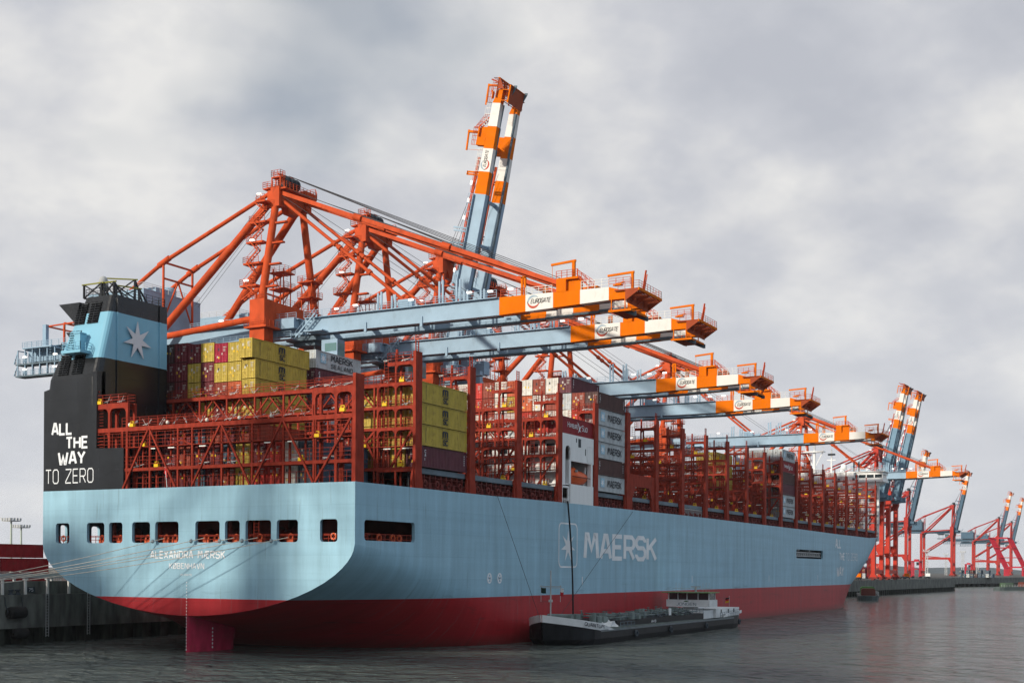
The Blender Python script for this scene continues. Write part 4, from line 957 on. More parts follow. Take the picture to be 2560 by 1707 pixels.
# ------------------------------------------------------------------ containers
CL, CW, CH = 12.0, 2.42, 2.78
CCOL = {
 'mustard yellow': (0.43, 0.32, 0.055), 'maroon': (0.135, 0.022, 0.028), 'purple brown': (0.105, 0.03, 0.042), 'dark brown': (0.075, 0.035, 0.032),
 'bright red': (0.48, 0.035, 0.025), 'magenta red': (0.30, 0.010, 0.035), 'pale grey': (0.42, 0.45, 0.46), 'off white': (0.62, 0.60, 0.54),
 'dull orange': (0.46, 0.10, 0.035), 'slate blue': (0.055, 0.085, 0.12), 'rust red': (0.24, 0.05, 0.03), 'deep red': (0.24, 0.015, 0.022)}
CM = {k: mat('container_' + k.replace(' ', '_'), v, 0.5, var=0.2, scale=0.7, streak=0.4, wear=0.55) for k, v in CCOL.items()}
INK = mat('dark_lettering', (0.03, 0.035, 0.045), 0.6)
SKYB = mat('pale_blue_square', (0.30, 0.50, 0.62), 0.5)
PLAC = mat('white_placard', (0.50, 0.48, 0.44), 0.5)
ROD = {}
_cm = {}
def zig(mb, p0, p1, z0, z1, out, n, d=0.045):
    """corrugated panel between two corners"""
    p0 = Vector(p0); p1 = Vector(p1); out = Vector(out); vs = []; k = 0
    for i in range(n):
        for t, o in ((0, 0), (0.3, 0), (0.5, -d), (0.8, -d)):
            c = p0.lerp(p1, (i+t)/n) + out*o; vs += [(c.x, c.y, z0), (c.x, c.y, z1)]; k += 1
    vs += [(p1.x, p1.y, z0), (p1.x, p1.y, z1)]; k += 1
    return mb.add(vs, [(2*i, 2*i+2, 2*i+3, 2*i+1) for i in range(k-1)])
def cbody(colour, long_):
    key = ('b', colour, long_)
    if key in _cm: return _cm[key]
    l = 13.4 if long_ else CL; h = CH; w = CW/2; mb = MB(); x0, x1 = (-(l-CL)/2, CL+(l-CL)/2)
    zig(mb, (x0+0.15,-w+0.05,0), (x1-0.15,-w+0.05,0), 0.14, h-0.1, (0,-1,0), 30); zig(mb, (x1-0.15,w-0.05,0), (x0+0.15,w-0.05,0), 0.14, h-0.1, (0,1,0), 30)
    zig(mb, (x1-0.04,-w+0.12,0), (x1-0.04,w-0.12,0), 0.14, h-0.1, (1,0,0), 8)
    mb.box(x0+0.1, x1-0.02, -w+0.06, w-0.06, h-0.12, h-0.03); mb.box(x0+0.1, x1-0.1, -w+0.12, w-0.12, 0.1, 0.16)
    for y in (-w, w-0.12): mb.box(x0+0.15, x1-0.15, y, y+0.12, h-0.1, h-0.01); mb.box(x0+0.15, x1-0.15, y, y+0.12, 0.03, 0.17)
    for x in (x0, x1-0.15):
        for y in (-w, w-0.15): mb.box(x, x+0.15, y, y+0.15, 0, h)
        mb.box(x, x+0.14, -w+0.15, w-0.15, h-0.14, h-0.01); mb.box(x, x+0.14, -w+0.15, w-0.15, 0.03, 0.18)
    o = mb.build("container_body", [CM[colour]]); me = o.data; bpy.data.objects.remove(o); _cm[key] = me
    return me
def cdoor(colour, long_, v):
    key = ('d', colour, long_, v)
    if key in _cm: return _cm[key]
    x0 = -0.7 if long_ else 0; w = CW/2; h = CH; mb = MB(); r = random.Random(v*17+3)
    for s in (-1, 1):
        a, b = sorted((s*0.02, s*(w-0.16))); mb.box(x0+0.05, x0+0.1, a, b, 0.19, h-0.15, 0)
        for k in range(4): mb.box(x0+0.035, x0+0.052, a+0.08, b-0.08, 0.3+k*0.62, 0.72+k*0.62, 0)
        for t in (0.3, 0.78):
            y = s*t*(w-0.16); mb.box(x0-0.015, x0+0.02, y-0.025, y+0.025, 0.1, h-0.06, 1); mb.box(x0-0.02, x0+0.03, y-0.07, y+0.07, 0.06, 0.14, 1)
            mb.box(x0-0.03, x0-0.015, y-0.03, y+0.3*s, 1.05, 1.1, 1)
        for k in range(4): mb.box(x0-0.01, x0+0.06, s*(w-0.2)-0.05, s*(w-0.2)+0.05, 0.35+k*0.65, 0.47+k*0.65, 0)
    mb.box(x0+0.02, x0+0.034, -0.95, -0.3, h-0.62, h-0.5, 2)
    for k in range(3): mb.box(x0+0.02, x0+0.034, -0.8, -0.35, h-0.85-k*0.16, h-0.79-k*0.16, 2)
    for k in range(3):
        y = r.uniform(-0.9, 0.7); z = r.uniform(0.5, 1.9); mb.box(x0+0.015, x0+0.034, y, y+r.uniform(0.15,0.3), z, z+r.uniform(0.18,0.36), r.choice((2,2,3)))
    mb.box(x0+0.02, x0+0.034, 0.25, 0.6, 1.7, 2.1, 4 if v % 2 else 2)
    rodc = tuple(min(1, c*1.6+0.07) for c in CCOL[colour])
    o = mb.build('container_door', [CM[colour], mat('rod_'+colour.replace(' ','_'), rodc, 0.5), PLAC, YEL, INK]); me = o.data; bpy.data.objects.remove(o); _cm[key] = me
    return me
def clogo(kind):
    if kind in _cm: return _cm[kind]
    mb = MB(); y = -CW/2-0.012; U_, V_ = (1,0,0), (0,0,1); t = lambda s, x, z, w, h, wt, sp=1.5, m=0, sh=0: strokes(mb, s, (x, y, z), U_, V_, w, h, wt, sp, sh, m)
    if kind == 'msc':
        t('m', 5.35, 1.42, 1.5, 0.95, 1.5); mb.box(5.15, 7.05, y-0.006, y, 1.34, 1.42, 0); t('SC', 5.5, 0.42, 1.35, 0.82, 1.5, 1.6)
        for k in range(11): mb.box(1.0, 1.12, y-0.006, y, 0.45+k*0.18, 0.57+k*0.18, 0)
        mats = [INK, INK]
    elif kind == 'star':
        mb.add([(1.3,y,0.75),(3.0,y,0.75),(3.0,y,2.35),(1.3,y,2.35)], [(0,1,2,3)], 1); star7(mb, (2.15,y,1.52), U_, V_, 0.82, 0.3, 2, 0.008)
        t('MAERSK', 4.3, 0.85, 6.3, 1.25, 1.05, 1.3); mats = [INK, SKYB, LETTER]
    elif kind == 'sealand':
        mb.add([(1.2,y,0.95),(2.6,y,0.95),(2.6,y,2.45),(1.2,y,2.45)], [(0,1,2,3)], 1); star7(mb, (1.9,y,1.68), U_, V_, 0.72, 0.27, 2, 0.008)
        t('MAERSK', 3.9, 1.45, 5.9, 1.0, 1.05, 1.3); t('SEALAND', 3.9, 0.4, 5.9, 0.72, 0.95, 2.2); mats = [INK, SKYB, LETTER]
    elif kind == 'dimstar':
        t('MAERSK', 3.6, 0.7, 7.2, 1.35, 1.05, 1.3); mats = [mat('black_blue_lettering', (0.012,0.016,0.024), 0.6), SKYB]
    elif kind == 'sud':
        t('H', 1.9, 1.1, 0.7, 1.0, 0.8); t('AMBURG', 2.7, 1.1, 3.2, 0.72, 0.9, 1.1); t('S', 7.55, 0.95, 0.65, 1.0, 0.8); t('ÜD', 8.3, 0.95, 1.45, 0.78, 0.9, 1.2)
        c = Vector((6.55, y-0.006, 1.25))
        mb.add([c+Vector(p) for p in ((-0.55,0,-0.75),(-0.15,0,-0.1),(0.6,0,0.55),(0.8,0,0.5),(0.2,0,-0.1),(0.7,0,-0.55),(0.1,0,-0.35))], [(0,6,1),(1,6,4),(1,4,3),(1,3,2),(6,5,4)], 0)
        mb.add([c+Vector(p) for p in ((-0.15,-0.004,-0.1),(0.1,-0.004,0.1),(-0.35,-0.004,0.8),(-0.95,-0.004,1.05),(-0.5,-0.004,0.65))], [(0,1,2),(0,2,4),(2,3,4)], 0)
        mats = [LETTER, LETTER]
    elif kind == 'code':
        for k, s in enumerate('CAI'): strokes(mb, s, (0.75, y, 1.9-k*0.52), U_, V_, 0.38 if s != 'I' else 0.12, 0.42, 1.1)
        for k in range(5): mb.box(11.2, 11.32, y-0.006, y, 0.9+k*0.3, 1.08+k*0.3, 0)
        mats = [LETTER, LETTER]
    o = mb.build('container_lettering', mats); me = o.data; bpy.data.objects.remove(o); _cm[kind] = me
    return me
LOGO_TXT = {'msc': 'with dark lettering', 'star': 'with blue star square', 'sealand': 'with two line dark lettering', 'dimstar': 'with dark faded lettering', 'sud': 'with white lettering', 'code': 'with small white code', None: ''}
ORD = ['bottom', 'second', 'third', 'fourth', 'fifth', 'sixth', 'seventh', 'eighth']
ROWN = ['first', 'second', 'third', 'fourth', 'fifth', 'sixth', 'seventh', 'eighth', 'ninth', 'tenth', 'eleventh', 'twelfth', 'thirteenth', 'fourteenth', 'fifteenth', 'sixteenth', 'seventeenth', 'eighteenth', 'nineteenth']
BAYN = {0: 'stern bay', 1: 'funnel bay', 2: 'third bay', 4: 'deckhouse roof', 5: 'bay past deckhouse', 11: 'midship bay', 13: 'tall forward bay', 15: 'foremost bay'}
def row_y(i): return -26.28 + 2.56*i + CW/2
ncont = 0
def container(bay, row, tier, ntier, z, colour, logo=None, long_=False, v=None, dx=0.0):
    global ncont
    x = BX0 + BSP*bay + 2.1 + dx + (1.0 if bay == 0 else 0)
    pos = 'topmost' if tier == ntier-1 and tier > 0 else ORD[tier]
    lab = ' '.join(f"{colour} container {LOGO_TXT[logo]}, {pos} in {ROWN[row]} stack from starboard, {BAYN[bay]}".replace(' ,', ',').split())
    t = empty('shipping_container', (x, row_y(row), z), lab, 'container', 'containers stacked on deck')
    b = bpy.data.objects.new('body', cbody(colour, long_)); COL.objects.link(b); b.parent = t
    d = bpy.data.objects.new('door', cdoor(colour, long_, rnd.randint(0, 3) if v is None else v)); COL.objects.link(d); d.parent = t
    if logo:
        g = bpy.data.objects.new('lettering', clogo(logo)); COL.objects.link(g); g.parent = t
    ncont += 1
    return t
Y, M_, P_, DB, BR, MG, PG, OW, DO, SB, RR = 'mustard yellow', 'maroon', 'purple brown', 'dark brown', 'bright red', 'magenta red', 'pale grey', 'off white', 'dull orange', 'slate blue', 'rust red'
def stack(bay, row, z0, cols, pitch=2.86, logos=None, dx=0.0, start=0, longtop=False):
    n = len(cols)
    for i, c in enumerate(cols):
        if i < start or c is None: continue
        lg = (logos or {}).get(i)
        container(bay, row, i, n, z0+pitch*i, c, lg, longtop and i == n-1, dx=dx)
# stern bay: two or three tiers behind the truss
for row, cols in ((3,[SB,SB]),(4,[OW,OW]),(5,[BR,BR]),(6,[BR,M_]),(7,[Y,Y,RR]),(8,[RR,SB,M_]),(9,[M_,M_,RR]),(10,[SB,M_,SB]),(11,[M_,RR,M_]),(12,[M_,M_,M_])):
    stack(0, row, 21.32, cols, 2.82, {0:'dimstar',1:'dimstar'} if row == 3 else None)
# beside the funnel
stack(1, 0, 24.34, [P_, Y, Y, Y], 2.86, {0:'code',1:'msc',2:'msc',3:'msc'})
stack(1, 1, 24.34, [Y, Y, Y, Y]); stack(1, 2, 24.34, [RR, Y, Y, Y]); stack(1, 3, 24.34, [Y, Y, Y, Y]); stack(1, 4, 24.34, [Y, M_])
B1 = {11:[Y,Y,Y,Y,Y,Y,Y], 12:[Y,M_,Y,Y,DO,Y,Y], 13:[M_,Y,M_,M_,RR,Y,MG], 14:[M_,M_,M_,Y,M_,M_,Y], 15:[M_,M_,Y,M_,Y,Y,M_], 16:[M_,M_,M_,M_,M_,M_,M_], 17:[DB,DB,DB,M_,DB,M_,DB]}
for row, cols in B1.items():
    stack(1, row, 23.7 + (0.35 if row > 15 else 0) - (0.25 if row in (12, 13) else 0), cols, 2.86, {6:'msc',5:'msc',4:'msc',3:'msc'} if row == 11 else None, start=1, longtop=row == 11)
# third bay
stack(2, 11, 24.34, [M_, PG, SB, PG, SB, P_, PG], 2.86, {6:'sealand', 5:'code'}); stack(2, 12, 24.34, [PG, PG, M_, PG, M_, P_, PG], start=3); stack(2, 13, 24.34, [PG, PG, M_, PG, M_, P_, P_], start=4)
# over the deckhouse
for row, cols in ((0,['deep red']),(1,[BR]),(2,[RR]),(3,[PG]),(4,[BR]),(5,[OW]),(6,[DO]),(7,[BR])):
    stack(4, row, 33.1, cols, 2.86, {0:'sud'} if row == 0 else None, dx=0.25)
# ahead of the deckhouse
stack(5, 0, 24.42, [PG, DB, PG, PG, PG, DB], 2.88, {0:'star',1:'code',2:'star',3:'star',4:'star',5:'code'})
stack(5, 1, 24.42, [PG, DB, PG, RR, BR, RR], 2.88, start=2)
tops = [OW,RR,OW,DO,OW,RR,BR,OW,RR,OW,M_,RR]; mids = [RR,OW,DO,Y,OW,RR,BR,OW,PG,OW,RR,M_]; lows = [OW,RR,BR,OW,PG,RR,OW,OW,PG,OW,RR,BR]; l4 = [RR,BR,OW,RR,PG,OW,BR,RR,OW,RR,M_,BR]
seq = [(2, [PG,DB,PG,DO,OW,PG,P_])] + [(3+i, [M_,PG,M_,l4[i],lows[i],mids[i],tops[i]]) for i in range(12)]
for row, cols in seq: stack(5, row, 24.42, cols, 2.88, {6:'code'} if row == 2 else None, start=3)
# farther forward
stack(11, 3, 24.42, [Y,RR,Y,Y,Y], 2.88, start=2); stack(11, 4, 24.42, [Y,Y,Y,Y,Y], 2.88, start=2)
stack(13, 0, 24.42, [PG,PG,P_,DB,'deep red',PG], 2.88, {0:'star',1:'star',4:'sud',5:'star'})
stack(13, 1, 24.42, [PG,PG,PG,RR,PG,PG], 2.88); stack(13, 2, 24.42, [PG,PG,PG,OW,RR,PG], 2.88, start=3); stack(13, 3, 24.42, [PG,PG,PG,RR,PG,PG], 2.88, start=3)
stack(15, 4, 24.42, [Y,Y,Y,PG], 2.88, start=2); stack(15, 5, 24.42, [Y,Y,Y,Y], 2.88, start=2)

# ------------------------------------------------------------------ quay cranes
_lamp = None
def flood(parent, p, w=1.1):
    global _lamp
    if _lamp is None:
        mb = MB(); mb.box(-0.2,0.2,-0.45,0.45,-0.16,0.16); o = mb.build('floodlight', [LAMP], parent, p); _lamp = o
    else:
        o = _lamp.copy(); COL.objects.link(o); o.parent = parent; o.location = p
    return o
def stairs(mb, a, b, w=0.8, n=None, m=0, mt=1):
    a = Vector(a); b = Vector(b); d = b-a; h = Vector((d.x, d.y, 0)); sd = Vector((-h.y, h.x, 0)).normalized()*w/2 if h.length > 0.05 else Vector((w/2,0,0))
    for s in (1, -1): mb.beam(a+sd*s, b+sd*s, 0.09, 0.22, m); mb.beam(a+sd*s+Vector((0,0,1)), b+sd*s+Vector((0,0,1)), 0.06, m=m)
    n = n or max(3, int(abs(d.z)/0.5))
    for i in range(n+1):
        p = a.lerp(b, i/n); mb.beam(p-sd, p+sd, 0.25, 0.06, mt)
        if i % 3 == 0:
            for s in (1, -1): mb.beam(p+sd*s, p+sd*s+Vector((0,0,1)), 0.05, m=m)
def swirl(mb, c, u, v, r, m1, m2, lift=0.02):
    c = Vector(c); u = Vector(u); v = Vector(v); nrm = u.cross(v).normalized()*lift
    for a0, a1, m in ((200, 30, m1), (170, 350, m2)):
        n = 14; A = []; B = []
        for i in range(n+1):
            t = i/n; a = R(a0 + (a1-a0)*t); th = 0.34*math.sin(math.pi*t)**0.8 + 0.015
            A.append(c + (u*math.cos(a) + v*math.sin(a))*r + nrm); B.append(c + (u*math.cos(a) + v*math.sin(a))*r*(1-th) + nrm)
        mb.add(A+B, [(i, i+1, n+2+i, n+1+i) for i in range(n)], m)
LSW1 = mat('swirl_grey', (0.30, 0.38, 0.44), 0.5); LSW2 = mat('swirl_red', (0.45, 0.06, 0.03), 0.5)
CREDN = mat('crane_red_bright', (0.46, 0.028, 0.011), 0.42, var=0.1, scale=0.35)
def crane(loc, label, kind='A', raised=False, red=None, CBLUE=CBLUE, group='ship to shore cranes along the quay', detail=True):
    RM = red or CRED
    zb, zap = (47.75, 76.2) if kind == 'A' else (44.7, 73.6)
    kb = 1.0 if kind == 'A' else 0.945
    c = empty('quay_crane', loc, label, 'crane', group)
    # portal legs
    for sx in (-1, 1):
        mb = MB(); x = sx*8.3
        mb.box(x-1.35, x+1.35, -1.1, 1.1, 3.2, zb-1.2); mb.box(x-1.3, x+1.3, -1.75, 1.75, zb-1.2, zb+6.4)
        mb.prism([(x-1.3,-1.75,zb-1.2),(x-1.3,1.75,zb-1.2),(x-1.3,1.1,zb-3.2),(x-1.3,-1.1,zb-3.2)], (2.6,0,0)); mb.prism([(x-1.36,-1.1,3.2),(x-1.36,1.1,3.2),(x-1.36,2.4,1.4),(x-1.36,-2.4,1.4)], (2.72,0,0))
        leg = mb.build('leg', [RM], c)
        if detail:
            pm = MB(); z = zb+1.3; pm.box(x-2.0, x+2.4, -2.7, 2.5, z-0.35, z); pm.rail([(x-2.0,-2.7,z),(x+2.4,-2.7,z),(x+2.4,2.5,z),(x-2.0,2.5,z),(x-2.0,-2.7,z)], 1.1, 0.035, 1.2)
            pm.build('leg_platform', [RM], leg); pm = MB(); pm.rail([(x-1.3,-1.7,zb+6.4),(x-1.3,1.7,zb+6.4),(x+1.3,1.7,zb+6.4)], 1.3, 0.035, 1.0); pm.build('leg_top_rail', [RM], leg)
        mb = MB(); mb.box(x-1.3, x+1.3, 29.2, 31.4, 3.2, zb-0.05); mb.prism([(x-1.31,29.2,3.2),(x-1.31,31.4,3.2),(x-1.31,32.6,1.4),(x-1.31,28,1.4)], (2.62,0,0)); mb.build('leg', [RM], c)
        # side frame: tie beams and braces between the waterside and landside legs
        mb = MB()
        mb.tube((x, 1.6, zb+3.1), (x, 30.3, zb+1.0), 0.62, n=12); mb.tube((x, 1.0, zb-2.6), (x, 28.9, 24), 0.72, n=12); mb.box(x-0.9, x+0.9, 1.1, 29.2, 17.5, 19.6)
        mb.prism([(x-0.6,0.9,zb-0.8),(x-0.6,3.6,zb-3.0),(x-0.6,3.2,zb-4.6),(x-0.6,0.9,zb-4.4)], (1.2,0,0)); mb.prism([(x-0.9,1.1,17.5),(x-0.9,3.6,17.5),(x-0.9,1.1,13.5)], (1.8,0,0))
        mb.tube((x, 28.5, 21), (x, 14, 19.7), 0.4, n=8)
        mb.build('side_brace', [RM], c)
        mb = MB(); mb.box(x-1.6, x+1.6, -2.6, 2.6, 0.6, 1.6)
        for k in range(2): mb.box(x-2.3+k*2.4, x-0.2+k*2.4, -0.7, 0.7, -0.02, 0.7)
        mb.box(x-1.6, x+1.6, 27.8, 32.8, 0.6, 1.6)
        for k in range(2): mb.box(x-2.3+k*2.4, x-0.2+k*2.4, 29.6, 31, -0.02, 0.7)
        mb.build('bogie', [REDDK], c)
    mb = MB(); mb.box(-7, 7, -1.35, 1.35, zb+1.6, zb+6.35); mb.add([(-7,-1.36,zb+3.4),(-7,1.36,zb+3.4),(-7,1.36,zb+1.0),(-7,-1.36,zb+1.0),(-4.6,-1.36,zb+1.61),(-4.6,1.36,zb+1.61)], [(0,3,4),(1,5,2),(3,2,5,4)]); 
    mb.build('portal_beam', [RM], c)
    for bb in ((-7, 7, 29.4, 29.85, zb-4, zb-1.2), (-7, 7, -0.9, 0.9, 3.4, 5.6), (-7, 7, 29.5, 31.1, 3.4, 5.6)): mb = MB(); mb.box(*bb); mb.build('portal_beam', [RM], c)
    if detail:
        pm = MB(); pm.rail([(-6.8,-1.3,zb+6.35),(6.8,-1.3,zb+6.35)], 1.2, 0.035, 1.4)
        for x0 in (-2.2, 6.6):
            for a in (-1.2, 1.2):
                for b in (-1.2, 1.2): pm.beam((x0+a*0.9, b, zb+6.3), (x0+a*0.9, b, zb+13.4), 0.16)
            for z in (zb+9.6, zb+12.7):
                pm.box(x0-1.6, x0+1.6, -1.9, 1.9, z-0.25, z); pm.rail([(x0-1.6,-1.9,z),(x0+1.6,-1.9,z),(x0+1.6,1.9,z),(x0-1.6,1.9,z),(x0-1.6,-1.9,z)], 1.1, 0.03, 1.2)
            for k in range(14): pm.beam((x0-0.3,-1.2,zb+6.5+k*0.45), (x0+0.3,-1.2,zb+6.5+k*0.45), 0.06)
            pm.beam((x0-1.1,-1.2,zb+6.4), (x0+1.1,-1.2,zb+9.5), 0.12); pm.beam((x0+1.1,1.2,zb+9.5), (x0-1.1,1.2,zb+12.5), 0.12)
        pm.build('latch_tower', [RM], c)
    # mast: two inclined tubes over the waterside legs, two long rear tubes to the landside legs
    for sx in (-1, 1):
        t0 = Vector((sx*8.2, 0, zb+6.3)); t1 = Vector((sx*3.9, 0, zap-1.4))
        mb = MB(); mb.tube(t0, t1, 0.78, 0.7, 14); mb.tube(t0, t0.lerp(t1, 0.05), 1.0, 0.95, 14); mb.build('mast_tube', [RM], c)
        mb = MB(); mb.tube((sx*3.8, 0.4, zap-1.2), (sx*8.2, 30.3, zb-1.8), 0.76, n=14); mb.build('rear_tube', [RM], c)
        kn = Vector((sx*4.2, 28.3, zap-11.0)); en = Vector((sx*4.2, 38.0, zap-16.3))
        mb = MB(); mb.tube((sx*3.8, 0.6, zap-0.2), kn, 0.42, n=10); mb.tube(kn, en, 0.42, n=10); mb.tube(kn+Vector((0,-1.6,0.7)), kn+Vector((0,1.2,-0.6)), 0.58, n=8); mb.build('backstay', [RM], c)
    mb = MB(); za = zap-11.0; zf = zb+3.0
    for sx in (-1, 1): mb.beam((sx*4.2,28.3,zf), (sx*4.2,28.3,za), 0.34)
    mb.beam((-4.2,28.3,za), (4.2,28.3,za), 0.34); mb.beam((-4.2,28.3,za-3.2), (4.2,28.3,za-3.2), 0.32); mb.beam((0,28.3,za-3.2), (-4,28.3,zf+3), 0.24); mb.beam((0,28.3,za-3.2), (4,28.3,zf+3), 0.24)
    mb.build('stay_trestle', [RM], c)
    # apex
    mb = MB()
    mb.box(-4.7, 4.9, -1.0, 1.1, zap-2.4, zap-0.2); mb.prism([(-2.4,-1.0,zap-2.4),(2.6,-1.0,zap-2.4),(1.4,-1.0,zap-4.2),(-1.2,-1.0,zap-4.2)], (0,1.6,0))
    mb.box(-4.9, -3.2, -1.3, 1.5, zap-3.6, zap+0.2); mb.box(3.4, 5.2, -1.3, 1.5, zap-2.6, zap+0.2)
    mb.box(-4.6, 5.2, -2.6, -1.0, zap-0.4, zap-0.1); mb.prism([(3.4,-1.2,zap-0.4),(7.0,-1.2,zap+0.5),(7.0,-1.2,zap+1.4),(3.4,-1.2,zap+1.4)], (0,2.4,0)); mb.box(-5.4, 6.2, 0.9, 2.2, zap-0.3, zap-0.08)
    ap = mb.build('mast_head', [RM], c)
    mb = MB()
    for x in (-2.9,-1.9,-0.4,0.6): mb.lathe((x,-0.6,zap+1.6), [(0,0),(1.25,0),(1.25,0.45),(0,0.45)], 16, 0, 'x')
    mb.build('sheave', [DARK], ap)
    if detail:
        mb = MB(); mb.rail([(-5.4,-2.6,zap-0.1),(5.2,-2.6,zap-0.1),(6.6,-1.2,zap+1.4),(6.6,1.2,zap+1.4),(-5.4,2.2,zap-0.1),(-5.4,-2.6,zap-0.1)], 1.15, 0.035, 1.1)
        mb.rail([(-4.4,-1.2,zap+2.2),(-3.0,-1.2,zap+2.2),(-3.0,1,zap+2.2),(-4.4,1,zap+2.2),(-4.4,-1.2,zap+2.2)], 1.2, 0.035, 0.8); mb.box(-4.4,-3,-1.2,1,zap+2.0,zap+2.2)
        for y in (-1.1, 0.9): mb.beam((-4.3,y,zap-0.1), (-4.3,y,zap+2.1), 0.18); mb.beam((-3.1,y,zap-0.1), (-3.1,y,zap+2.1), 0.18)
        mb.beam((1.6,0.6,zap), (1.6,0.6,zap+3.6), 0.3); mb.beam((2.0,0.6,zap+3.5), (-2.8,0.6,zap+3.2), 0.24, 0.3); mb.box(2.8,4.0,-0.9,0.9,zap-0.1,zap+1.0)
        mb.box(-6.8,-4.6,0.6,2.6,zap-3.0,zap-2.7); mb.rail([(-6.8,0.6,zap-2.7),(-6.8,2.6,zap-2.7),(-4.6,2.6,zap-2.7)], 1.1, 0.035, 1.0)
        mb.build('mast_head_platform', [RM], ap)
        # zigzag stairs beside the near mast tube
        mb = MB(); z0 = zb+6.5; zs_ = [z0, z0+3.0, z0+7.4, z0+11.6, z0+15.6, zap-2.7]
        for i, z in enumerate(zs_):
            t = (z-z0)/(zap-1.4-z0); xm = -8.2+4.3*t
            if 0 < i < 5:
                mb.box(xm-1.5, xm+0.2, 0.7, 4.6, z-0.45, z-0.1, 0); mb.rail([(xm-1.5,0.9,z-0.1),(xm-1.5,4.6,z-0.1),(xm+0.2,4.6,z-0.1)], 1.1, 0.035, 1.2); mb.box(xm-0.4, xm+0.4, -3.2, -0.7, z-0.7, z-0.4, 0)
            if i < 5:
                z2 = zs_[i+1]; t2 = (z2-z0)/(zap-1.4-z0); x2 = -8.2+4.3*t2; zm = (z+z2)/2
                stairs(mb, (xm-1.2, 3.6, z), (xm-1.0, 1.2, zm), 0.8); stairs(mb, (xm-1.0, 1.2, zm), (x2-1.2, 3.6, z2), 0.8)
        mb.build('mast_stairs', [RM, DARK], c)
    # fixed girders with the rear overhang, machinery house
    mb = MB()
    for x in (-4.5, 3.5):
        mb.box(x, x+1.35, -6.6, 66.4, zb, zb+2.9); mb.box(x+1.36, x+1.7, -6.6, 64, zb+0.1, zb+0.5)
    for y in (-3, 8, 18, 30, 42, 54, 65): mb.box(-3.1, 3.5, y, y+0.6, zb+1.9, zb+2.6)
    
    gd = mb.build('fixed_girder', [CBLUE], c)
    mb = MB()
    mb.rail([(-5.5,-6,zb+2.9),(-5.5,20,zb+2.9)], 1.2, 0.035, 2.0); mb.rail([(-5.5,46,zb+2.9),(-5.5,66.4,zb+2.9)], 1.2, 0.035, 2.0); mb.rail([(5.2,46,zb+2.9),(5.2,66.4,zb+2.9)], 1.2, 0.035, 3.0); mb.box(-5.6,-4.5,-6.6,66.4,zb+2.75,zb+2.9)
    mb.box(-6.4,-4.52,-5.5,14,zb-0.9,zb-0.7); mb.rail([(-6.4,-5.5,zb-0.7),(-6.4,14,zb-0.7)], 1.2, 0.035, 1.6); mb.box(-6.2,-4.55,-6,-1.5,zb+1.1,zb+3.0); mb.box(-6.3,-4.6,-12.5,-8.5,zb+0.1,zb+0.3)
    stairs(mb, (-5.5,-6.2,zb-0.6), (-5.5,-10.6,zb+3.4), 0.9, mt=0)
    mb.build('girder_walkway', [CBLUE], gd)
    mb = MB(); zh = zb+3.3; ht = zap-17.0 if kind == 'A' else zap-17.2
    mb.box(-8.0, 8.4, 29.9, 45, zh, ht); mb.box(-8.05, 8.45, 29.85, 45.05, ht, ht+0.25); mb.lathe((3.0, 33.5, ht+0.2), [(1.5,0),(1.5,1.8),(1.1,2.5),(0,2.7)], 14); mb.box(-2.0,3.0,32.4,35,ht+0.25,ht+1.9)
    mh = mb.build('machinery_house', [CBLUE], c)
    mb = MB(); mb.rail([(-7.9,30,ht+0.25),(-7.9,44.9,ht+0.25),(8.3,44.9,ht+0.25),(8.3,30,ht+0.25),(-7.9,30,ht+0.25)], 1.2, 0.035, 2.2); mb.build('roof_rail', [GREY], mh)
    if kind == 'A':
        mb = MB(); mb.box(9.0,11.8,-4.6,-2.0,zb+3.0,zb+6.2); mb.build('electrical_box', [CBLUE], gd)
    # two hanging maintenance walkways along the rear end
    mb = MB(); x0, x1 = -7.4, -4.9
    for z in (zb-3.3, zb-0.8): mb.box(x0, x1, 47, 67, z-0.3, z, 1); mb.rail([(x0,47,z),(x0,67,z),(x1,67,z)], 1.1, 0.04, 1.2)
    for i in range(10):
        y = 46.6+i*2.2
        for x in (x0+0.15, x1-0.15): mb.beam((x,y,zb-3.4), (x,y,zb+2.1), 0.2)
        mb.beam((x0+0.15,y,zb+2.0), (x1,y,zb+2.0), 0.2)
    for x in (x0+0.15, x1-0.15): mb.beam((x,67.6,zb-3.3), (x,66.3,zb-0.8), 0.16); mb.beam((x,67.6,zb-0.8), (x,66.3,zb+2), 0.16)
    mb.box(x0-0.3, -4.4, 56, 64.6, zb+2.2, zb+2.5); mb.rail([(x0-0.3,56,zb+2.5),(x0-0.3,64.6,zb+2.5)], 1.1, 0.04, 1.5); mb.box(-5,-4.2,60.6,61.6,zb+2.9,zb+7.6); mb.box(4,5,60.6,61.6,zb+2.9,zb+7.6)
    for k in range(12): mb.beam((x0-0.25,56,zb-3+k*0.5), (x0-0.25,56.5,zb-3+k*0.5), 0.06)
    mb.build('maintenance_walkway', [CBLUE, CDK], c)
    mb = MB(); z = zb+7.3
    for x in (-4.2, 4.4): mb.beam((x,61,z), (x,46,z+0.4), 0.28)
    mb.beam((-4.2,61,z), (4.4,61,z), 0.3); mb.beam((-4.2,56,zb+2.9), (-4.2,56,z+0.3), 0.35); mb.beam((-4.2,56,z+0.3), (4.4,56,z+0.3), 0.4)
    mb.build('cage_gantry', [RM], c)
    # trolley with the driver's cabin hanging under the girders
    yt = -6 if not raised else 12
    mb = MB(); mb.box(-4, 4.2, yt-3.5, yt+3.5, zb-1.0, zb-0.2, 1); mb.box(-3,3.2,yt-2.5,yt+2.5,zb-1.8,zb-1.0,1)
    for x in (-2.5, 2.7):
        for y in (yt-2, yt+2): mb.tube((x,y,zb-1.8), (x,y,zb-5.2), 0.06, n=5, m=1)
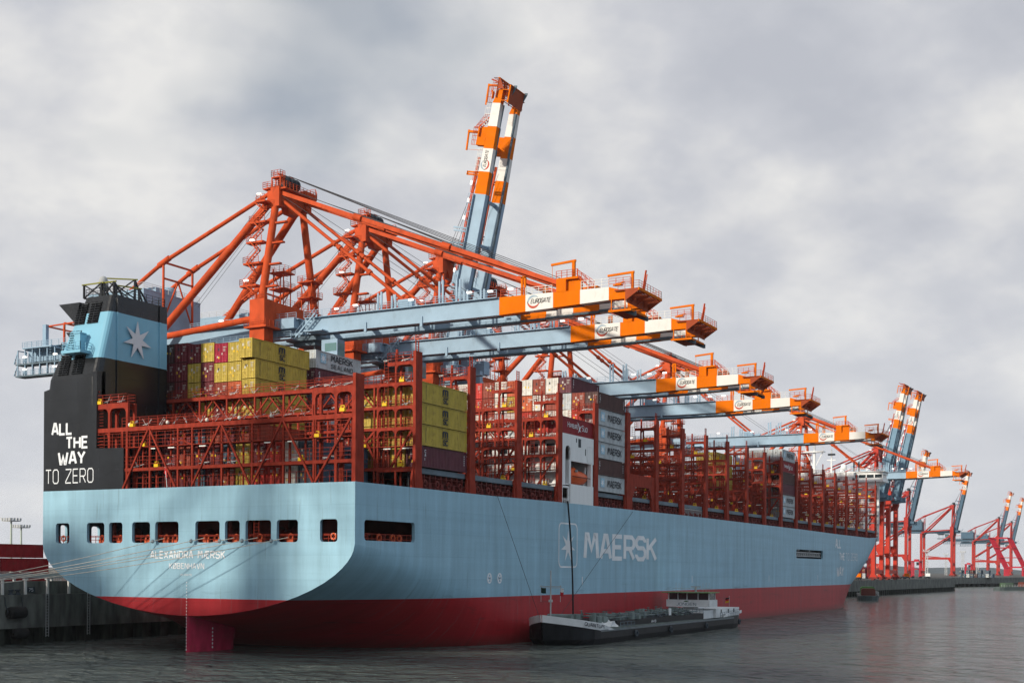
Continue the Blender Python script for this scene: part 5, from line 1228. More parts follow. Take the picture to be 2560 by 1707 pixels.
    mb.box(-3.0,3.2,yt-3.2,yt+3.2,zb-6.0,zb-5.2,1)
    tr_ = mb.build('trolley', [CBLUE, CDK], c)
    mb = MB(); mb.box(-3.8,-1.4,yt-8.2,yt-4.6,zb-4.4,zb-1.2); mb.build('cabin', [CBLUE], tr_)
    mb = MB(); mb.box(-3.85,-3.8,yt-8,yt-5.4,zb-3.4,zb-1.9); mb.box(-3.6,-1.6,yt-8.25,yt-8.2,zb-4.2,zb-1.9); mb.build('cabin_window', [mat('cabin_glass', (0.10,0.20,0.20), 0.1, spec=0.8)], tr_)
    # boom, built along -y from its hinge
    bm = MB(); s_ = lambda v: -v*kb
    d0 = -0.95
    def gbox(mb, a, b, m, xs=(-4.5, 3.5)):
        for x in xs:
            za, zb_ = (2.15-0.0*a), (2.15-0.0*b)
            def bot(s): return d0 + max(0, s-42)*0.033
            def top(s): return 2.1 - max(0, s-42)*0.012
            vs = []
            for s in (a, b): vs += [(x,s_(s),bot(s)),(x+1.35,s_(s),bot(s)),(x+1.35,s_(s),top(s)),(x,s_(s),top(s))]
            mb.add(vs, [(0,1,2,3),(4,7,6,5),(0,4,5,1),(1,5,6,2),(2,6,7,3),(3,7,4,0)], m)
            if a < 60: mb.box(x+1.36 if x < 0 else x-0.42, x+1.8 if x < 0 else x-0.01, s_(b), s_(a), bot(b)-0.12, bot(b)+0.3, 1)
    gbox(bm, 0.3, 41.7, 0)
    for s in (1, 10, 21, 31, 41): bm.box(-3.1, 3.5, s_(s)-0.3, s_(s)+0.3, 0.6, 1.5, 0)
    for s in (14, 26): bm.box(-4.7,-4.4,s_(s)-0.25,s_(s)+0.25,-1.6,0.2,0)
    for s, h in ((17,3.4),(30,4.2),(33.5,4.0),(20,2.6)):
        for x in (-4.3, 4.4):
            bm.box(x-0.12, x+0.12, s_(s)-0.45, s_(s)-0.1, 2.1, 2.1+h); bm.box(x-0.12, x+0.12, s_(s)+0.25, s_(s)+0.6, 2.1, 1.9+h)
    for s in (22.5,): 
        for x in (-4.1, 3.9): bm.box(x-0.5, x+0.5, s_(s)-1.5, s_(s)+1.5, 2.1, 3.6)
    ang = R(77.8) if raised else 0
    hy = -2.6 if raised else -7.0
    boom = bm.build('boom', [CBLUE, CDK], c, (0, hy, zb+0.9)); boom.rotation_euler = (-ang, 0, 0)
    seg = [(41.7,46.8,CORG),(46.8,52,CWHITE),(52,57,CORG),(57,62.2,CWHITE)]
    for a, b, m in seg:
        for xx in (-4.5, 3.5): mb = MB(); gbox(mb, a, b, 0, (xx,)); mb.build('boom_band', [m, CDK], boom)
    # nose with its platforms
    mb = MB()
    for x in (-4.5, 3.5): mb.prism([(x,s_(62.2),1.86),(x,s_(65.0),1.0),(x,s_(65.0),-0.3),(x,s_(62.2),-0.28)], (1.35,0,0))
    mb.box(-4.5, 4.9, s_(65.3), s_(65.0), -0.3, 1.0)
    for k in range(10): yy = s_(63.6+k*0.42); mb.box(-4.9, 5.1, yy-0.11, yy, 1.04, 1.2, 2)
    for x in (-4.9,-3.4,-1.2,1.2,3.4,4.9): mb.box(x, x+0.2, s_(67.7), s_(63.4), 0.95, 1.19, 2)
    mb.box(-5.0, 5.2, s_(67.8), s_(67.6), 0.8, 1.25, 0)
    for x in (-4.9, -2.6, 0, 2.6, 5.0): mb.prism([(x,s_(65.3),1.01),(x,s_(67.6),1.01),(x,s_(67.6),0.75),(x,s_(65.3),-0.7)], (0.14,0,0), 2)
    mb.box(-4.5, 4.9, s_(65.45), s_(65.31), -0.9, 0.3, 2)
    mb.box(-4.8, 2.0, s_(66.2), s_(62.4), -2.25, -2.1, 2); mb.box(-4.9,-4.75,s_(66.3),s_(62.3),-2.4,-2.05,0); mb.box(-4.9,2.0,s_(66.35),s_(66.2),-2.4,-2.05,0)
    for x in (-3.4, 1.8): mb.prism([(x,s_(64.5),-2.26),(x,s_(66.6),-2.26),(x,s_(66.6),-3.0),(x,s_(66.2),-3.0)], (0.2,0,0), 1)
    for x in (-4.7, 1.9):
        for s in (62.8, 65.2): mb.beam((x,s_(s),-2.4), (x,s_(s),-0.3), 0.16)
    mb.box(-5.0,-4.2,s_(64.6),s_(63.2),1.9,2.1); mb.beam((-4.6,s_(63),2.0), (-4.6,s_(65),2.4), 0.2)
    ns = mb.build('boom_nose', [CORG, CDK, mat('nose_shade_red', (0.30,0.05,0.012), 0.6)], boom)  # dark red copy of the orange puts underside shade into the platform colour
    mb = MB()
    z = 1.2; mb.rail([(-4.9,s_(64),z),(-4.9,s_(67.7),z),(5.1,s_(67.7),z),(5.1,s_(64),z)], 1.2, 0.03, 1.3); mb.rail([(-4.8,s_(62.6),-2.1),(-4.8,s_(66.2),-2.1)], 0.5, 0.03, 2, 1)
    mb.rail([(-4.5,s_(62.2),1.9),(-4.5,s_(66),1.9)], 1.3, 0.04, 1.2); mb.beam((-2,s_(67.2),1.2), (-2.6,s_(68.0),4.4), 0.22); mb.beam((-1.4,s_(67.2),1.2), (-1.4,s_(67.7),4.0), 0.14)
    mb.rail([(-4.5,s_(42),2.1),(-4.5,s_(46.6),2.1)], 1.2, 0.04, 1.4)
    mb.build('nose_rail', [RM], ns)
    mb = MB(); mb.beam((-4.0,s_(66.2),1.2), (-4.0,s_(66.2),4.1), 0.4); mb.beam((-4.0,s_(66.5),4.0), (-4.0,s_(61.8),3.8), 0.28, 0.34); mb.build('nose_davit', [CORG], ns)
    mb = MB()
    for x in (-4.55, 3.45): mb.box(x, x+1.45, s_(54.4), s_(52.6), 1.95, 4.2); mb.box(x, x+1.45, s_(56.6), s_(54.4), 3.9, 4.25); mb.box(x+0.6,x+1.4,s_(56.9),s_(54.4),1.9,3.9)
    mb.box(-3.1, 3.5, s_(54.2), s_(53), 2.6, 3.8)
    for s in (46.2,): 
        for x in (-4.2, 4.2): mb.box(x-0.15,x+0.15,s_(s)-0.5,s_(s)-0.15,2.0,5.2); mb.box(x-0.15,x+0.15,s_(s)+0.05,s_(s)+0.4,2.0,5.2); mb.box(x-0.15,x+0.15,s_(s)-0.5,s_(s)+0.4,5.0,5.3)
    bl = mb.build('stay_bracket', [CORG], boom)
    mb = MB(); mb.beam((-4.0,s_(55.6),4.2), (-4.0,s_(55.6),7.1), 0.5); mb.beam((-4.0,s_(56),7.0), (-4.0,s_(51.4),6.7), 0.3, 0.36); mb.beam((-4.0,s_(51.6),6.6), (-4.0,s_(51.6),2.1), 0.06); mb.build('bracket_davit', [CORG], bl)
    mb = MB(); mb.rail([(-4.55,s_(52.6),4.2),(-4.55,s_(56.6),4.25)], 1.2, 0.045, 1.0); stairs(mb, (-4.0,s_(56.5),4.3), (-4.0,s_(59),1.9), 0.9, 6, mt=0); mb.rail([(-4.4,s_(56.4),4.2),(-4.4,s_(59.5),2.0)], 1.2, 0.04, 1.0)
    mb.build('bracket_stairs', [RM], bl)
    mb = MB()
    for x in (-5.1, 5.4): mb.rail([(x,s_(0.5),2.1),(x,s_(41.5),2.1)], 1.2, 0.035, 2.0)
    mb.box(-5.15,-4.5,s_(41.5),s_(0.5),1.95,2.08)
    for i in range(20): mb.beam((-5.0,s_(2+i*2),1.98), (-4.5,s_(2+i*2),1.75), 0.1)
    mb.build('boom_rail', [CBLUE], boom)
    mb = MB()
    mb.rail([(-4.5,s_(46.8),2.05),(-4.5,s_(51.8),2.0)], 1.2, 0.04, 1.2); mb.build('white_rail', [CWHITE], boom); mb = MB(); mb.rail([(-4.5,s_(57.2),1.9),(-4.5,s_(62.2),1.86)], 1.4, 0.04, 1.2)
    mb.build('white_rail', [CWHITE], boom)
    mb = MB(); h = 2.3
    swirl(mb, (-4.5, s_(48.3), 0.75), (0,-1,0), (0,0,1), 1.15, 0, 1, 0.03)
    strokes(mb, 'EUROGATE', (-4.5, s_(47.75), 0.42), (0,-1,0), (0,0,1), 3.75*kb, 0.8, 0.95, 1.2, 0.25, m=2, lift=0.045)
    mb.build('boom_lettering', [LSW1, LSW2, mat('panel_lettering', (0.04,0.04,0.04), 0.5)], boom)
    if detail:
        for x, s, z in ((-4.9,12,3.4),(-4.9,24,3.3),(-4.9,36,3.4),(-4.7,44,3.3),(-4.6,40,3.3)): flood(boom, (x, s_(s), z))
        for y, z in ((40,zb+4.2),(55,zb-2.1),(64,zb-2.1),(55,zb+0.5),(64,zb+0.5),(12,zb+4)): flood(c, (-5.6 if z > zb+2 else -7.5, y, z))
        for t in (0.13, 0.52, 0.97): flood(c, (-8.2+4.3*t-1.6, 2.9, zb+7.5+(zap-zb-8)*t))
    def bw(s, z, x):                      # a point of the boom in crane space
        y, zz2 = s_(s), z
        return Vector((x, hy + y*math.cos(-ang) - zz2*math.sin(-ang), zb+0.9 + y*math.sin(-ang) + zz2*math.cos(-ang)))
    for sx in (-1, 1):
        x = sx*4.0
        a = Vector((x, -1.0, zap-0.9)); a2 = Vector((sx*3.6, -1.0, zap-2.2))
        mb = MB()
        if not raised:
            e1 = bw(53.3, 3.4, x); 
            mb.beam(a, e1, 0.36, 0.75); m_ = a.lerp(e1, 0.3); mb.tube(m_-(e1-a).normalized()*0.9, m_+(e1-a).normalized()*0.9, 0.62, n=8); m_ = a.lerp(e1, 0.62); mb.tube(m_-(e1-a).normalized()*0.9, m_+(e1-a).normalized()*0.9, 0.62, n=8)
            if sx < 0: mb.beam(a.lerp(e1, 0.4)+Vector((0.8,0,-0.3)), e1+Vector((0.8,0.4,-0.3)), 0.3, 0.55)
        else:
            p1 = bw(50, 2.9, x); p2 = bw(10, 3.6, x)
            mb.beam(p1, p2, 0.36, 0.6); mb.beam(p2, a, 0.36, 0.6); mb.tube(p2+Vector((-0.3,0,0)), p2+Vector((0.3,0,0)), 0.6, n=8)
        mb.build('outer_forestay', [RM], c)
        mb = MB()
        if not raised:
            e2 = bw(22.3, 3.2, x)
            mb.tube(a2, e2, 0.33, n=8)
            for t in (0.44, 0.48, 0.72): m_ = a2.lerp(e2, t); dd = (e2-a2).normalized()*0.4; mb.tube(m_-dd, m_+dd, 0.52, n=8)
        else:
            p1 = bw(22.3, 3.0, x*0.9); p2 = bw(3, 4.2, x*0.9); mb.tube(p1, p2, 0.3, n=8); mb.tube(p2, a2, 0.3, n=8)
        mb.build('inner_forestay', [RM], c)
    mb = MB()
    for i, x in enumerate((-2.4,-1.4,0.1,1.1)):
        if not raised: mb.tube((x,-1.6,zap+2.6), bw(54-i*0.8, 4.0, x), 0.055, n=4); mb.tube((x,-0.4,zap+0.6), bw(51+i, 3.4, x), 0.05, n=4)
        else: mb.tube((x,-1.6,zap+2.6), bw(47+i*1.2, 3.2, x), 0.06, n=4); mb.tube((x,-1.0,zap+1.2), bw(24+i, 4.2, x), 0.05, n=4)
        mb.tube((x,0.5,zap+2.4), (x,24,zb+9), 0.045, n=4)
    if not raised:
        for x in (-4,4): mb.tube((x,-1.4,zap-1.6), bw(30, 2.4, x), 0.045, n=4)
    mb.build('hoist_rope', [ROPE], c)
    return c
Q0 = QZ + 0.02
c1 = crane((68.5, 37, Q0), 'orange red quay crane nearest the funnel, its lowered boom highest and largest in view', 'A')
c2 = copy_tree(c1); c2.location = (97.3, 37, Q0); c2['label'] = 'second orange red quay crane from the funnel, lowered boom just below the largest one'
c3 = crane((128.6, 37, Q0), 'orange red quay crane with its boom raised tall above the middle of the ship', 'A', True)
c4 = crane((148, 37, Q0), 'third lowered boom quay crane counting from the funnel, past the tall raised boom', 'B')
for x, lab in ((190, 'fourth lowered boom quay crane from the funnel, its striped tip above the bare lashing bridges'), (276, 'fifth lowered boom quay crane from the funnel, its striped tip short of the bow'), (446, 'quay crane beyond the bow with lowered striped boom above the white wheelhouse'), ):
    c = copy_tree(c4); c.location = (x, 37, Q0); c['label'] = lab
# cranes farther along: the quay swings out, then a distant berth; all with raised booms
CBL2 = mat('crane_blue_grey', (0.15, 0.26, 0.35), 0.5, var=0.12, scale=0.3); CBL3 = mat('crane_slate_blue', (0.06, 0.115, 0.17), 0.5, var=0.12, scale=0.3); CRED3 = mat('crane_red_deep', (0.36, 0.022, 0.014), 0.5, var=0.15, scale=0.3)
r1 = crane((473, 9, Q0), 'bright red quay crane past the bow, left of the two tall raised booms', 'B', True, CREDN, CBL2)
d1 = None
r1.scale = (0.83,)*3; r1.rotation_euler = (0, 0, R(-3.5))
for x, y, s_, lab in ((498, 7.5, 0.83, 'bright red quay crane past the bow, right of the two tall raised booms'),
        (823, 60, 0.85, 'red crane with raised boom, first of the distant row right of the twin booms'),
        (1034, 60.5, 0.85, 'red crane with raised boom standing alone in the gap of the distant row'),
        (1352, 61, 0.85, 'distant red crane with raised boom, second from the right edge'),
        (1480, 62, 0.85, 'distant red crane with raised boom at the right edge')):
    if x < 600: c = copy_tree(r1)
    elif d1 is None: c = d1 = crane((x, y, 6.45), lab, 'B', True, CRED3, CBL3, detail=False)
    else: c = copy_tree(d1)
    c.location = (x, y, 6.45 if x > 600 else Q0); c.scale = (s_,)*3; c['label'] = lab; c['group'] = 'distant cranes with raised booms'
    if x > 600: c.rotation_euler = (0, 0, 0)
off_ = copy_tree(c4); off_.location = (-128, 37, Q0); off_['label'] = 'unseen quay crane added beyond the left picture edge, for its shadow on the stern'; off_['group'] = 'ship to shore cranes along the quay'  # crane added out of view to throw shadow bands across the transom
r1['group'] = 'distant cranes with raised booms'
LRED = mat('lattice_crane_red', (0.42, 0.012, 0.03), 0.5)
def lattice(x, y, lab):
    c = empty('lattice_crane', (x, y, 6.45), lab, 'crane', 'lattice cranes at the far right')
    mb = MB(); lean = 14
    for k in range(10):
        xx = -10 + k*5
        for yy in (-9, 9): mb.beam((xx,yy,9), (xx-9,yy+lean,40), 0.55)
    for j in range(4):
        t = j/3
        for yy in (-9, 9): a = Vector((-10,yy,9)).lerp(Vector((-19,yy+lean,40)), t); mb.beam(a, a+Vector((48,0,0)), 0.5)
        for k in range(0, 10, 3): a = Vector((-10+k*5,-9,9)).lerp(Vector((-19+k*5,-9+lean,40)), t); mb.beam(a, a+Vector((0,18,0)), 0.4)
    mb.build('lattice_frame', [LRED], c)
    for xx in (-4, 8, 20, 32):
        mb = MB(); mb.box(xx-0.8,xx+0.8,-9.6,-8,0,10); mb.box(xx-0.8,xx+0.8,8,9.6,0,10); mb.box(xx-0.7,xx+0.7,-8,8,8.6,10); mb.build('portal_leg', [LRED], c)
    mb = MB(); mb.box(-5, 34, -10.2, -9.7, 8.4, 9.8); mb.build('beam_panel', [CWHITE], c)
    return c
lattice(1290, 38, 'magenta red lattice crane with many leaning bars at the right edge of the picture')

# straddle carriers on the quay
def straddle(x, y, lab, first=None):
    if first: c = copy_tree(first); c.location = (x, y, QZ); c['label'] = lab; return c
    c = empty('straddle_carrier', (x, y, QZ), lab, 'straddle carrier', 'straddle carriers on the far quay')
    mb = MB()
    for a in (-4.5, -1.5, 1.5, 4.5):
        for b in (-2.4, 2.4): mb.beam((a,b,1.2), (a,b,10.6), 0.4)
    for b in (-2.4, 2.4): mb.box(-5,5,b-0.35,b+0.35,0.9,1.5); mb.box(-5,5,b-0.3,b+0.3,10.4,11)
    for a in (-4.5, 0, 4.5): mb.box(a-0.3,a+0.3,-2.4,2.4,10.5,11)
    mb.box(-2,2,-1.3,1.3,11,12); mb.box(-4,4,-1.2,1.2,5.5,6)
    mb.build('carrier_frame', [LRED], c)
    for a in (-3.6,-1.2,1.2,3.6):
        for b in (-2.4,2.4): mb = MB(); mb.lathe((a,b-0.3,0.6), [(0,0),(0.6,0),(0.6,0.6),(0,0.6)], 12, 0, 'y'); mb.build('wheel', [DARK], c)
    mb = MB(); mb.box(4.6,6,-1,1,8.2,10.2); mb.build('cab', [GLASS], c)
    return c
sc1 = straddle(701, 32, 'red straddle carrier on the quay between two distant cranes')
sc1.location.z = 6.45
straddle(560, 34, 'red straddle carrier on the quay close behind the ship bow', sc1).location.z = QZ
straddle(1032, 47, 'smallest red straddle carrier, far along the distant quay', sc1).location.z = 6.45
# lattice light masts
def light_mast(x, y, h, lab, first=None, z=6.2):
    if first: c = copy_tree(first); c.location = (x, y, z); c['label'] = lab; return c
    c = empty('light_mast', (x, y, z), lab, 'light mast', 'lattice light masts on the terminal')
    mb = MB(); w = 0.9
    for a in (-w, w):
        for b in (-w, w): mb.beam((a,b,0), (a*0.7,b*0.7,h), 0.22)
    for k in range(int(h/1.8)):
        z0 = k*1.8
        for s in (-1, 1): mb.beam((-w,s*w,z0), (w,s*w,z0+1.8), 0.12); mb.beam((s*w,-w,z0), (s*w,w,z0+1.8), 0.12)
    mb.build('lattice_mast', [GREY], c)
    mb = MB(); mb.box(-1.9,1.9,-1.9,1.9,h,h+0.2); mb.rail([(-1.9,-1.9,h),(1.9,-1.9,h),(1.9,1.9,h),(-1.9,1.9,h),(-1.9,-1.9,h)], 1.1, 0.05, 1.2); mb.build('platform', [GREY], c)
    mb = MB()
    for a in (-1.5,-0.5,0.5,1.5): mb.box(a-0.3,a+0.3,-2.1,-1.8,h+1.0,h+1.6); mb.box(a-0.3,a+0.3,1.8,2.1,h+1.0,h+1.6)
    mb.build('lamp_head', [WHITE], c)
    return c
lm = light_mast(807, 44, 18.5, 'lattice light mast between two distant red cranes')
lm.name = 'light_mast'
light_mast(793, 71.5, 0, 'lattice light mast seen just right of the ship bow', lm)
for x, y, lab in ((1441,130,'lattice light mast behind the legs of the lone distant crane'),(1240,82,'lattice light mast over the grey containers, left of the far pair'),(1459,97,'lattice light mast over the grey containers, right of the far pair')):
    c = light_mast(x, y, 0, lab, lm); c.scale = (1.25, 1.25, 1.3)
def pole_mast(x, y, h, lab):
    c = empty('light_mast', (x, y, 6.2), lab, 'light mast', 'pole light masts behind the stern containers')
    mb = MB(); mb.tube((0,0,0), (0,0,h), 0.75, 0.4, 10); mb.build('pole', [mat('pole_pale_green', (0.42,0.47,0.40), 0.6)], c)
    mb = MB(); mb.box(-3,3,-3,3,h,h+0.4)
    for a in (-2.6,-0.9,0.9,2.6): mb.box(a-0.5,a+0.5,-3.4,-3,h+0.4,h+1.6); mb.box(-3.4,-3,a-0.5,a+0.5,h+0.4,h+1.6)
    mb.build('lamp_ring', [GREY], c)
pole_mast(291.7, 375.8, 25.6, 'taller pole light mast at the left edge above the dark red containers'); pole_mast(329, 412.2, 24, 'shorter thinner pole light mast at left, nearer the ship')

# container stacks standing on the terminal
def land_box(name_parts, x, y, z, colour, lab, along=True, group='containers standing on the terminal', text=None):
    t = empty('shipping_container', (x, y, z), lab, 'container', group)
    b = bpy.data.objects.new('body', cbody(colour, False)); COL.objects.link(b); b.parent = t
    d = bpy.data.objects.new('door', cdoor(colour, False, rnd.randint(0,3))); COL.objects.link(d); d.parent = t
    if text:
        mb = MB(); strokes(mb, text, (2.0,-CW/2-0.012,0.9), (1,0,0), (0,0,1), 8.2, 1.0, 0.9, 1.3); o = mb.build('lettering', [mat('faded_red_lettering',(0.30,0.06,0.05),0.6)], t)
    return t
for k, (dx, cc) in enumerate(((1.6,'deep red'),(1.4,'deep red'),(0,'deep red'))):
    land_box(0, 48+dx, 95.2, QZ+0.02+2.86*k, cc, f"dark red container behind the quay wall at left, {['bottom','middle','top'][k]} of its stack of three", text='HAMBURG SÜD' if k == 0 else None)
    land_box(0, 35+dx, 95.2, QZ+0.02+2.86*k, 'rust red', f"rust red container cut by the left picture edge, {['bottom','middle','top'][k]} of its stack")
for k, cc in enumerate(('off white','off white','bright red')): land_box(0, 63.5, 93.6, QZ+0.02+2.86*k*0.75, cc, f"{cc} container half hidden by the ship stern at left, {['bottom','middle','top'][k]} of three") if k < 2 else None
r = random.Random(9); n_ = 0
HTS = (3, 2, 3, 1, 2, 3)
for i, (x, y) in enumerate(((582,43),(584,40),(586,37),(589,34),(600,45),(604,36))):
    for k in range(HTS[i]):
        cc = ('dull orange','rust red','pale grey','slate blue','bright red','maroon')[(i*2+k*3) % 6]
        land_box(0, x, y, QZ+0.02+2.8*k, cc, f"{cc} container on the quay right of the bow, {ORD[k]} in {ROWN[i]} stack")
for i in range(9):
    for k in range((2,1,2,2,1,2,1,2,1)[i]):
        x, y = 873+i*1.2, 31-i*2.6; cc = ('slate blue','slate blue','pale grey','slate blue','dark brown')[(i+k) % 5]
        land_box(0, x, y, 6.42+2.8*k, cc, f"{cc} container on the distant quay, {ORD[k]} in {ROWN[i]} stack from left")

# quay furniture near the stern
w = MB(); w.box(-700, 372, 32.6, 33.4, QZ+0.004, QZ+1.9); w = w.build('flood_wall', [CONC]); tag(w, 'grey green concrete flood wall along the quay edge at the stern', 'wall')
w = MB(); w.box(-700, 372, 36, 36.4, QZ+2.3, QZ+3.0)
for i in range(60): w.box(-60+i*7, -59.7+i*7, 36.05, 36.35, QZ, QZ+2.3)
tag(w.build('guard_rail', [GREY]), 'long grey guard rail above the flood wall, left of the stern', 'barrier')
for i in range(8):
    mb = MB(); x = -14.7+i*4.03; mb.box(x-0.16, x+0.16, 31.7, 32.0, QZ, QZ+2.1); mb.box(x-0.3, x+0.3, 31.6, 32.1, QZ+2.1, QZ+2.3)
    tag(mb.build('post', [CWHITE]), 'whitish post at the foot of the flood wall left of the stern', 'post', 'white posts along the flood wall')
sg = empty('number_sign', (3.0, 32.58, QZ+0.55), 'dark sign with the number 75 on the flood wall', 'sign')
mb = MB(); mb.box(-0.75,0.75,-0.06,0,-0.32,0.5); mb.build('sign_plate', [DARK], sg)
mb = MB(); strokes(mb, '75', (-0.42,-0.065,-0.14), (1,0,0), (0,0,1), 0.84, 0.5, 0.8, 1.8); mb.build('sign_number', [LETTER], sg)
def bollard(x, y, z):
    mb = MB(); mb.lathe((x,y,z), [(0.42,0),(0.42,0.15),(0.26,0.2),(0.24,0.5),(0.42,0.62),(0.4,0.75),(0,0.78)], 14)
    return tag(mb.build('bollard', [DARK]), 'dark iron mooring bollard on the quay edge left of the stern', 'bollard', 'bollards on the quay edge')
for x in (-23, -21, -1.4, -0.2): bollard(x, 31.55, QZ)
for x, lab in ((-1.5, 'dark cylinder fender hanging on the quay face left of the stern, upper'),):
    f = empty('fender', (x, 30.2, 4.2), lab, 'fender')
    mb = MB(); mb.lathe((-1.3,0,0), [(0.25,0),(0.8,0.02),(0.85,0.3),(0.85,2.3),(0.8,2.6),(0.25,2.62)], 16, 0, 'x'); mb.build('fender_drum', [mat('rubber', (0.02,0.02,0.02), 0.8)], f)
    mb = MB()
    for s in (-1.3, 1.3): mb.path([(s,0.2,0), (s*1.15,0.6,1.2), (s*1.1,0.75,2.2)], 0.06, 5)
    mb.build('fender_chain', [DARK], f)
f2_ = empty('fender', (-1.0, 30.0, 1.2), 'dark cylinder fender low on the quay piles at the left edge', 'fender')
mb = MB(); mb.lathe((-1.2,0,0), [(0.2,0),(0.7,0.02),(0.75,0.3),(0.75,2.0),(0.7,2.3),(0.2,2.32)], 16, 0, 'x'); mb.build('fender_drum', [MATS['rubber']], f2_)
for x, lab in ((4.6, 'iron ladder on the quay face near the number sign'), (12.5, 'iron ladder on the quay face close to the ship stern')):
    mb = MB()
    for s_2 in (-0.25, 0.25): mb.beam((x+s_2,30.9,0.5), (x+s_2,30.9,6.9), 0.08)
    for k in range(15): mb.beam((x-0.25,30.9,0.7+k*0.42), (x+0.25,30.9,0.7+k*0.42), 0.06)
    tag(mb.build('ladder', [GREY]), lab, 'ladder')
def truck(x, y, rz, col, lab):
    c = empty('terminal_truck', (x, y, QZ), lab, 'truck', 'vehicles on the far quay', rz)
    mb = MB(); mb.box(0,2.2,-1.2,1.2,0.9,3.0); mb.prism([(2.2,-1.2,0.9),(2.9,-1.2,0.9),(2.7,-1.2,1.9),(2.2,-1.2,2.9)], (0,2.4,0)); mb.build('cab', [col], c)
    mb = MB(); mb.box(1.2,2.75,-1.22,1.22,1.9,2.7); mb.build('cab_window', [GLASS], c)
    mb = MB(); mb.box(-9,0.2,-1.2,1.2,0.95,1.3); mb.box(-9,2.6,-0.4,0.4,0.6,0.95); mb.build('chassis', [DARK], c)
    for a in (-8,-6.8,1.8):
        for b in (-1.0,1.0): mb = MB(); mb.lathe((a,b-0.2,0.5), [(0,0),(0.5,0),(0.5,0.4),(0,0.4)], 12, 0, 'y'); mb.build('wheel', [DARK], c)
for a in ((455,14,0.1,CORG,'orange terminal truck on the far quay just right of the bow'),(520,14,0.2,WHITE,'white terminal truck on the far quay among the red crane legs'),(560,12,-0.1,CORG,'orange terminal truck on the far quay right of the twin cranes'),(612,10,0.1,WHITE,'white terminal truck near the end of the far quay')): truck(*a)
# mooring lines from the fairleads to the quay
for i, (y, z) in enumerate(((4.3,14.6),(-2.65,14.6),(-7.64,14.6),(-11.5,14.6),(-16.4,14.6))):
    a = Vector((0.3, y, z)); b = Vector((-22+0.25*i, 31.5, QZ+0.45)); pts = []
    n = 24
    for k in range(n+1):
        t = k/n; p = a.lerp(b, t); p.z -= 1.2*4*t*(1-t)*0.5 + (0.25 if i == 4 else 0)*4*t*(1-t); pts.append(p)
    mb = MB(); mb.path(pts, 0.05, 6); o = mb.build('mooring_line', [MOOR])
    mb2 = MB(); c0 = pts[1]; mb2.lathe((c0.x, c0.y, c0.z), [(0.05,-0.02),(0.28,0),(0.28,0.03),(0.05,0.05)], 12, 0, 'x'); mb2.build('rat_guard', [SLATE], o)
    tag(o, f"thin pale mooring line, {['uppermost','second','third','fourth','lowest'][i]} of five, running from a stern window left to the quay", 'rope', 'mooring lines at the stern')
# two thin guide lines and the bunker hose down the ship side
for (a, b, lab) in (((36,-26.85,21.5),(43,-30.5,3.2),'thin dark line slanting down the ship side left of the big lettering'),((88,-26.85,21.5),(47,-31.5,3.2),'thin dark line slanting across the big side lettering')):
    mb = MB(); mb.tube(a, b, 0.035, n=5); tag(mb.build('guide_line', [ROPE]), lab, 'line')
mb = MB(); pts = []
for k in range(19):
    t = k/18; pts.append((59.9-7.5*t+1.2*math.sin(t*math.pi)*0, -26.95-4.6*t-0.8*math.sin(t*math.pi)*0.3, 21.9-18.2*t-1.5*math.sin(t*math.pi)*0.15))
mb.path(pts, 0.14, 7); tag(mb.build('bunker_hose', [mat('hose_black',(0.012,0.012,0.014),0.6)]), 'black bunker hose hanging from the deckhouse down to the tanker barge', 'hose')

# ------------------------------------------------------------------ the tanker barge alongside
bg_ = empty('tanker_barge', (2.8,0,-0.03), 'low black tanker barge with white bow bulwark and raised white wheelhouse beside the ship', 'barge')
bg_.scale = (0.97, 1, 0.92)
BH = mat('barge_black', (0.008,0.009,0.011), 0.55, var=0.4, streak=0.6, spec=0.2); BD = mat('barge_deck', (0.09,0.115,0.11), 0.7, var=0.3); BWH = mat('barge_white', (0.66,0.68,0.68), 0.5)
BGR = mat('barge_pipe', (0.16,0.20,0.19), 0.6, var=0.3)
yc = -33.1; hw = 5.4
def bhw(x):
    if x < 46: return hw*max(0.02, 1-((46-x)/9.5)**2.3)
    if x > 112: return hw*max(0.35, 1-((x-112)/14)**2.2)
    return hw
xs_ = [36.5,37,38,39.5,41.5,44,46,52,60,75,90,104,112,115,118,120,121.5]
def bz(x): return 1.8 + (1.6*((47-x)/10.5)**1.3 if x < 47 else 0) + (0.5*((x-104)/17) if x > 104 else 0)
mb = MB(); vs = []; nn = 8
for x in xs_:
    for j, (k, zt) in enumerate(((0.0,-2),(0.85,-2),(0.95,-0.4),(1,0.6),(1,1.0))):
        xo = x + (1.2*(1-zt) if x < 40 and zt < 1 and k > 0 else 0)
        z = -2 if zt == -2 else (-0.4 if zt == -0.4 else (0.5 if zt == 0.6 else bz(x)))
        vs.append((xo, yc-bhw(x)*k*(0.9 if z < 0 and x < 44 else 1), z))
m_ = 5
for s in (1, -1):
    v2 = [(x, yc+(yc-y)*-1 if s > 0 else yc-(y-yc), z) for x, y, z in vs]
    mb.add(v2, [(i*m_+j, (i+1)*m_+j, (i+1)*m_+j+1, i*m_+j+1) for i in range(len(xs_)-1) for j in range(m_-1)], 0, False)
mb.add([(x, yc-bhw(x), bz(x)-0.05) for x in xs_] + [(x, yc+bhw(x), bz(x)-0.05) for x in reversed(xs_)], [tuple(range(2*len(xs_)))], 1)
e_ = 121.5; mb.add([(e_,yc-bhw(e_),-2),(e_,yc+bhw(e_),-2),(e_,yc+bhw(e_),bz(e_)),(e_,yc-bhw(e_),bz(e_))], [(0,1,2,3)], 0)
mb.box(46, 112, yc-hw-0.06, yc-hw+0.02, 1.6, 1.92, 2)
mb.build('barge_hull', [BH, BD, mat('barge_rubbing_strake',(0.16,0.18,0.19),0.6)], bg_)
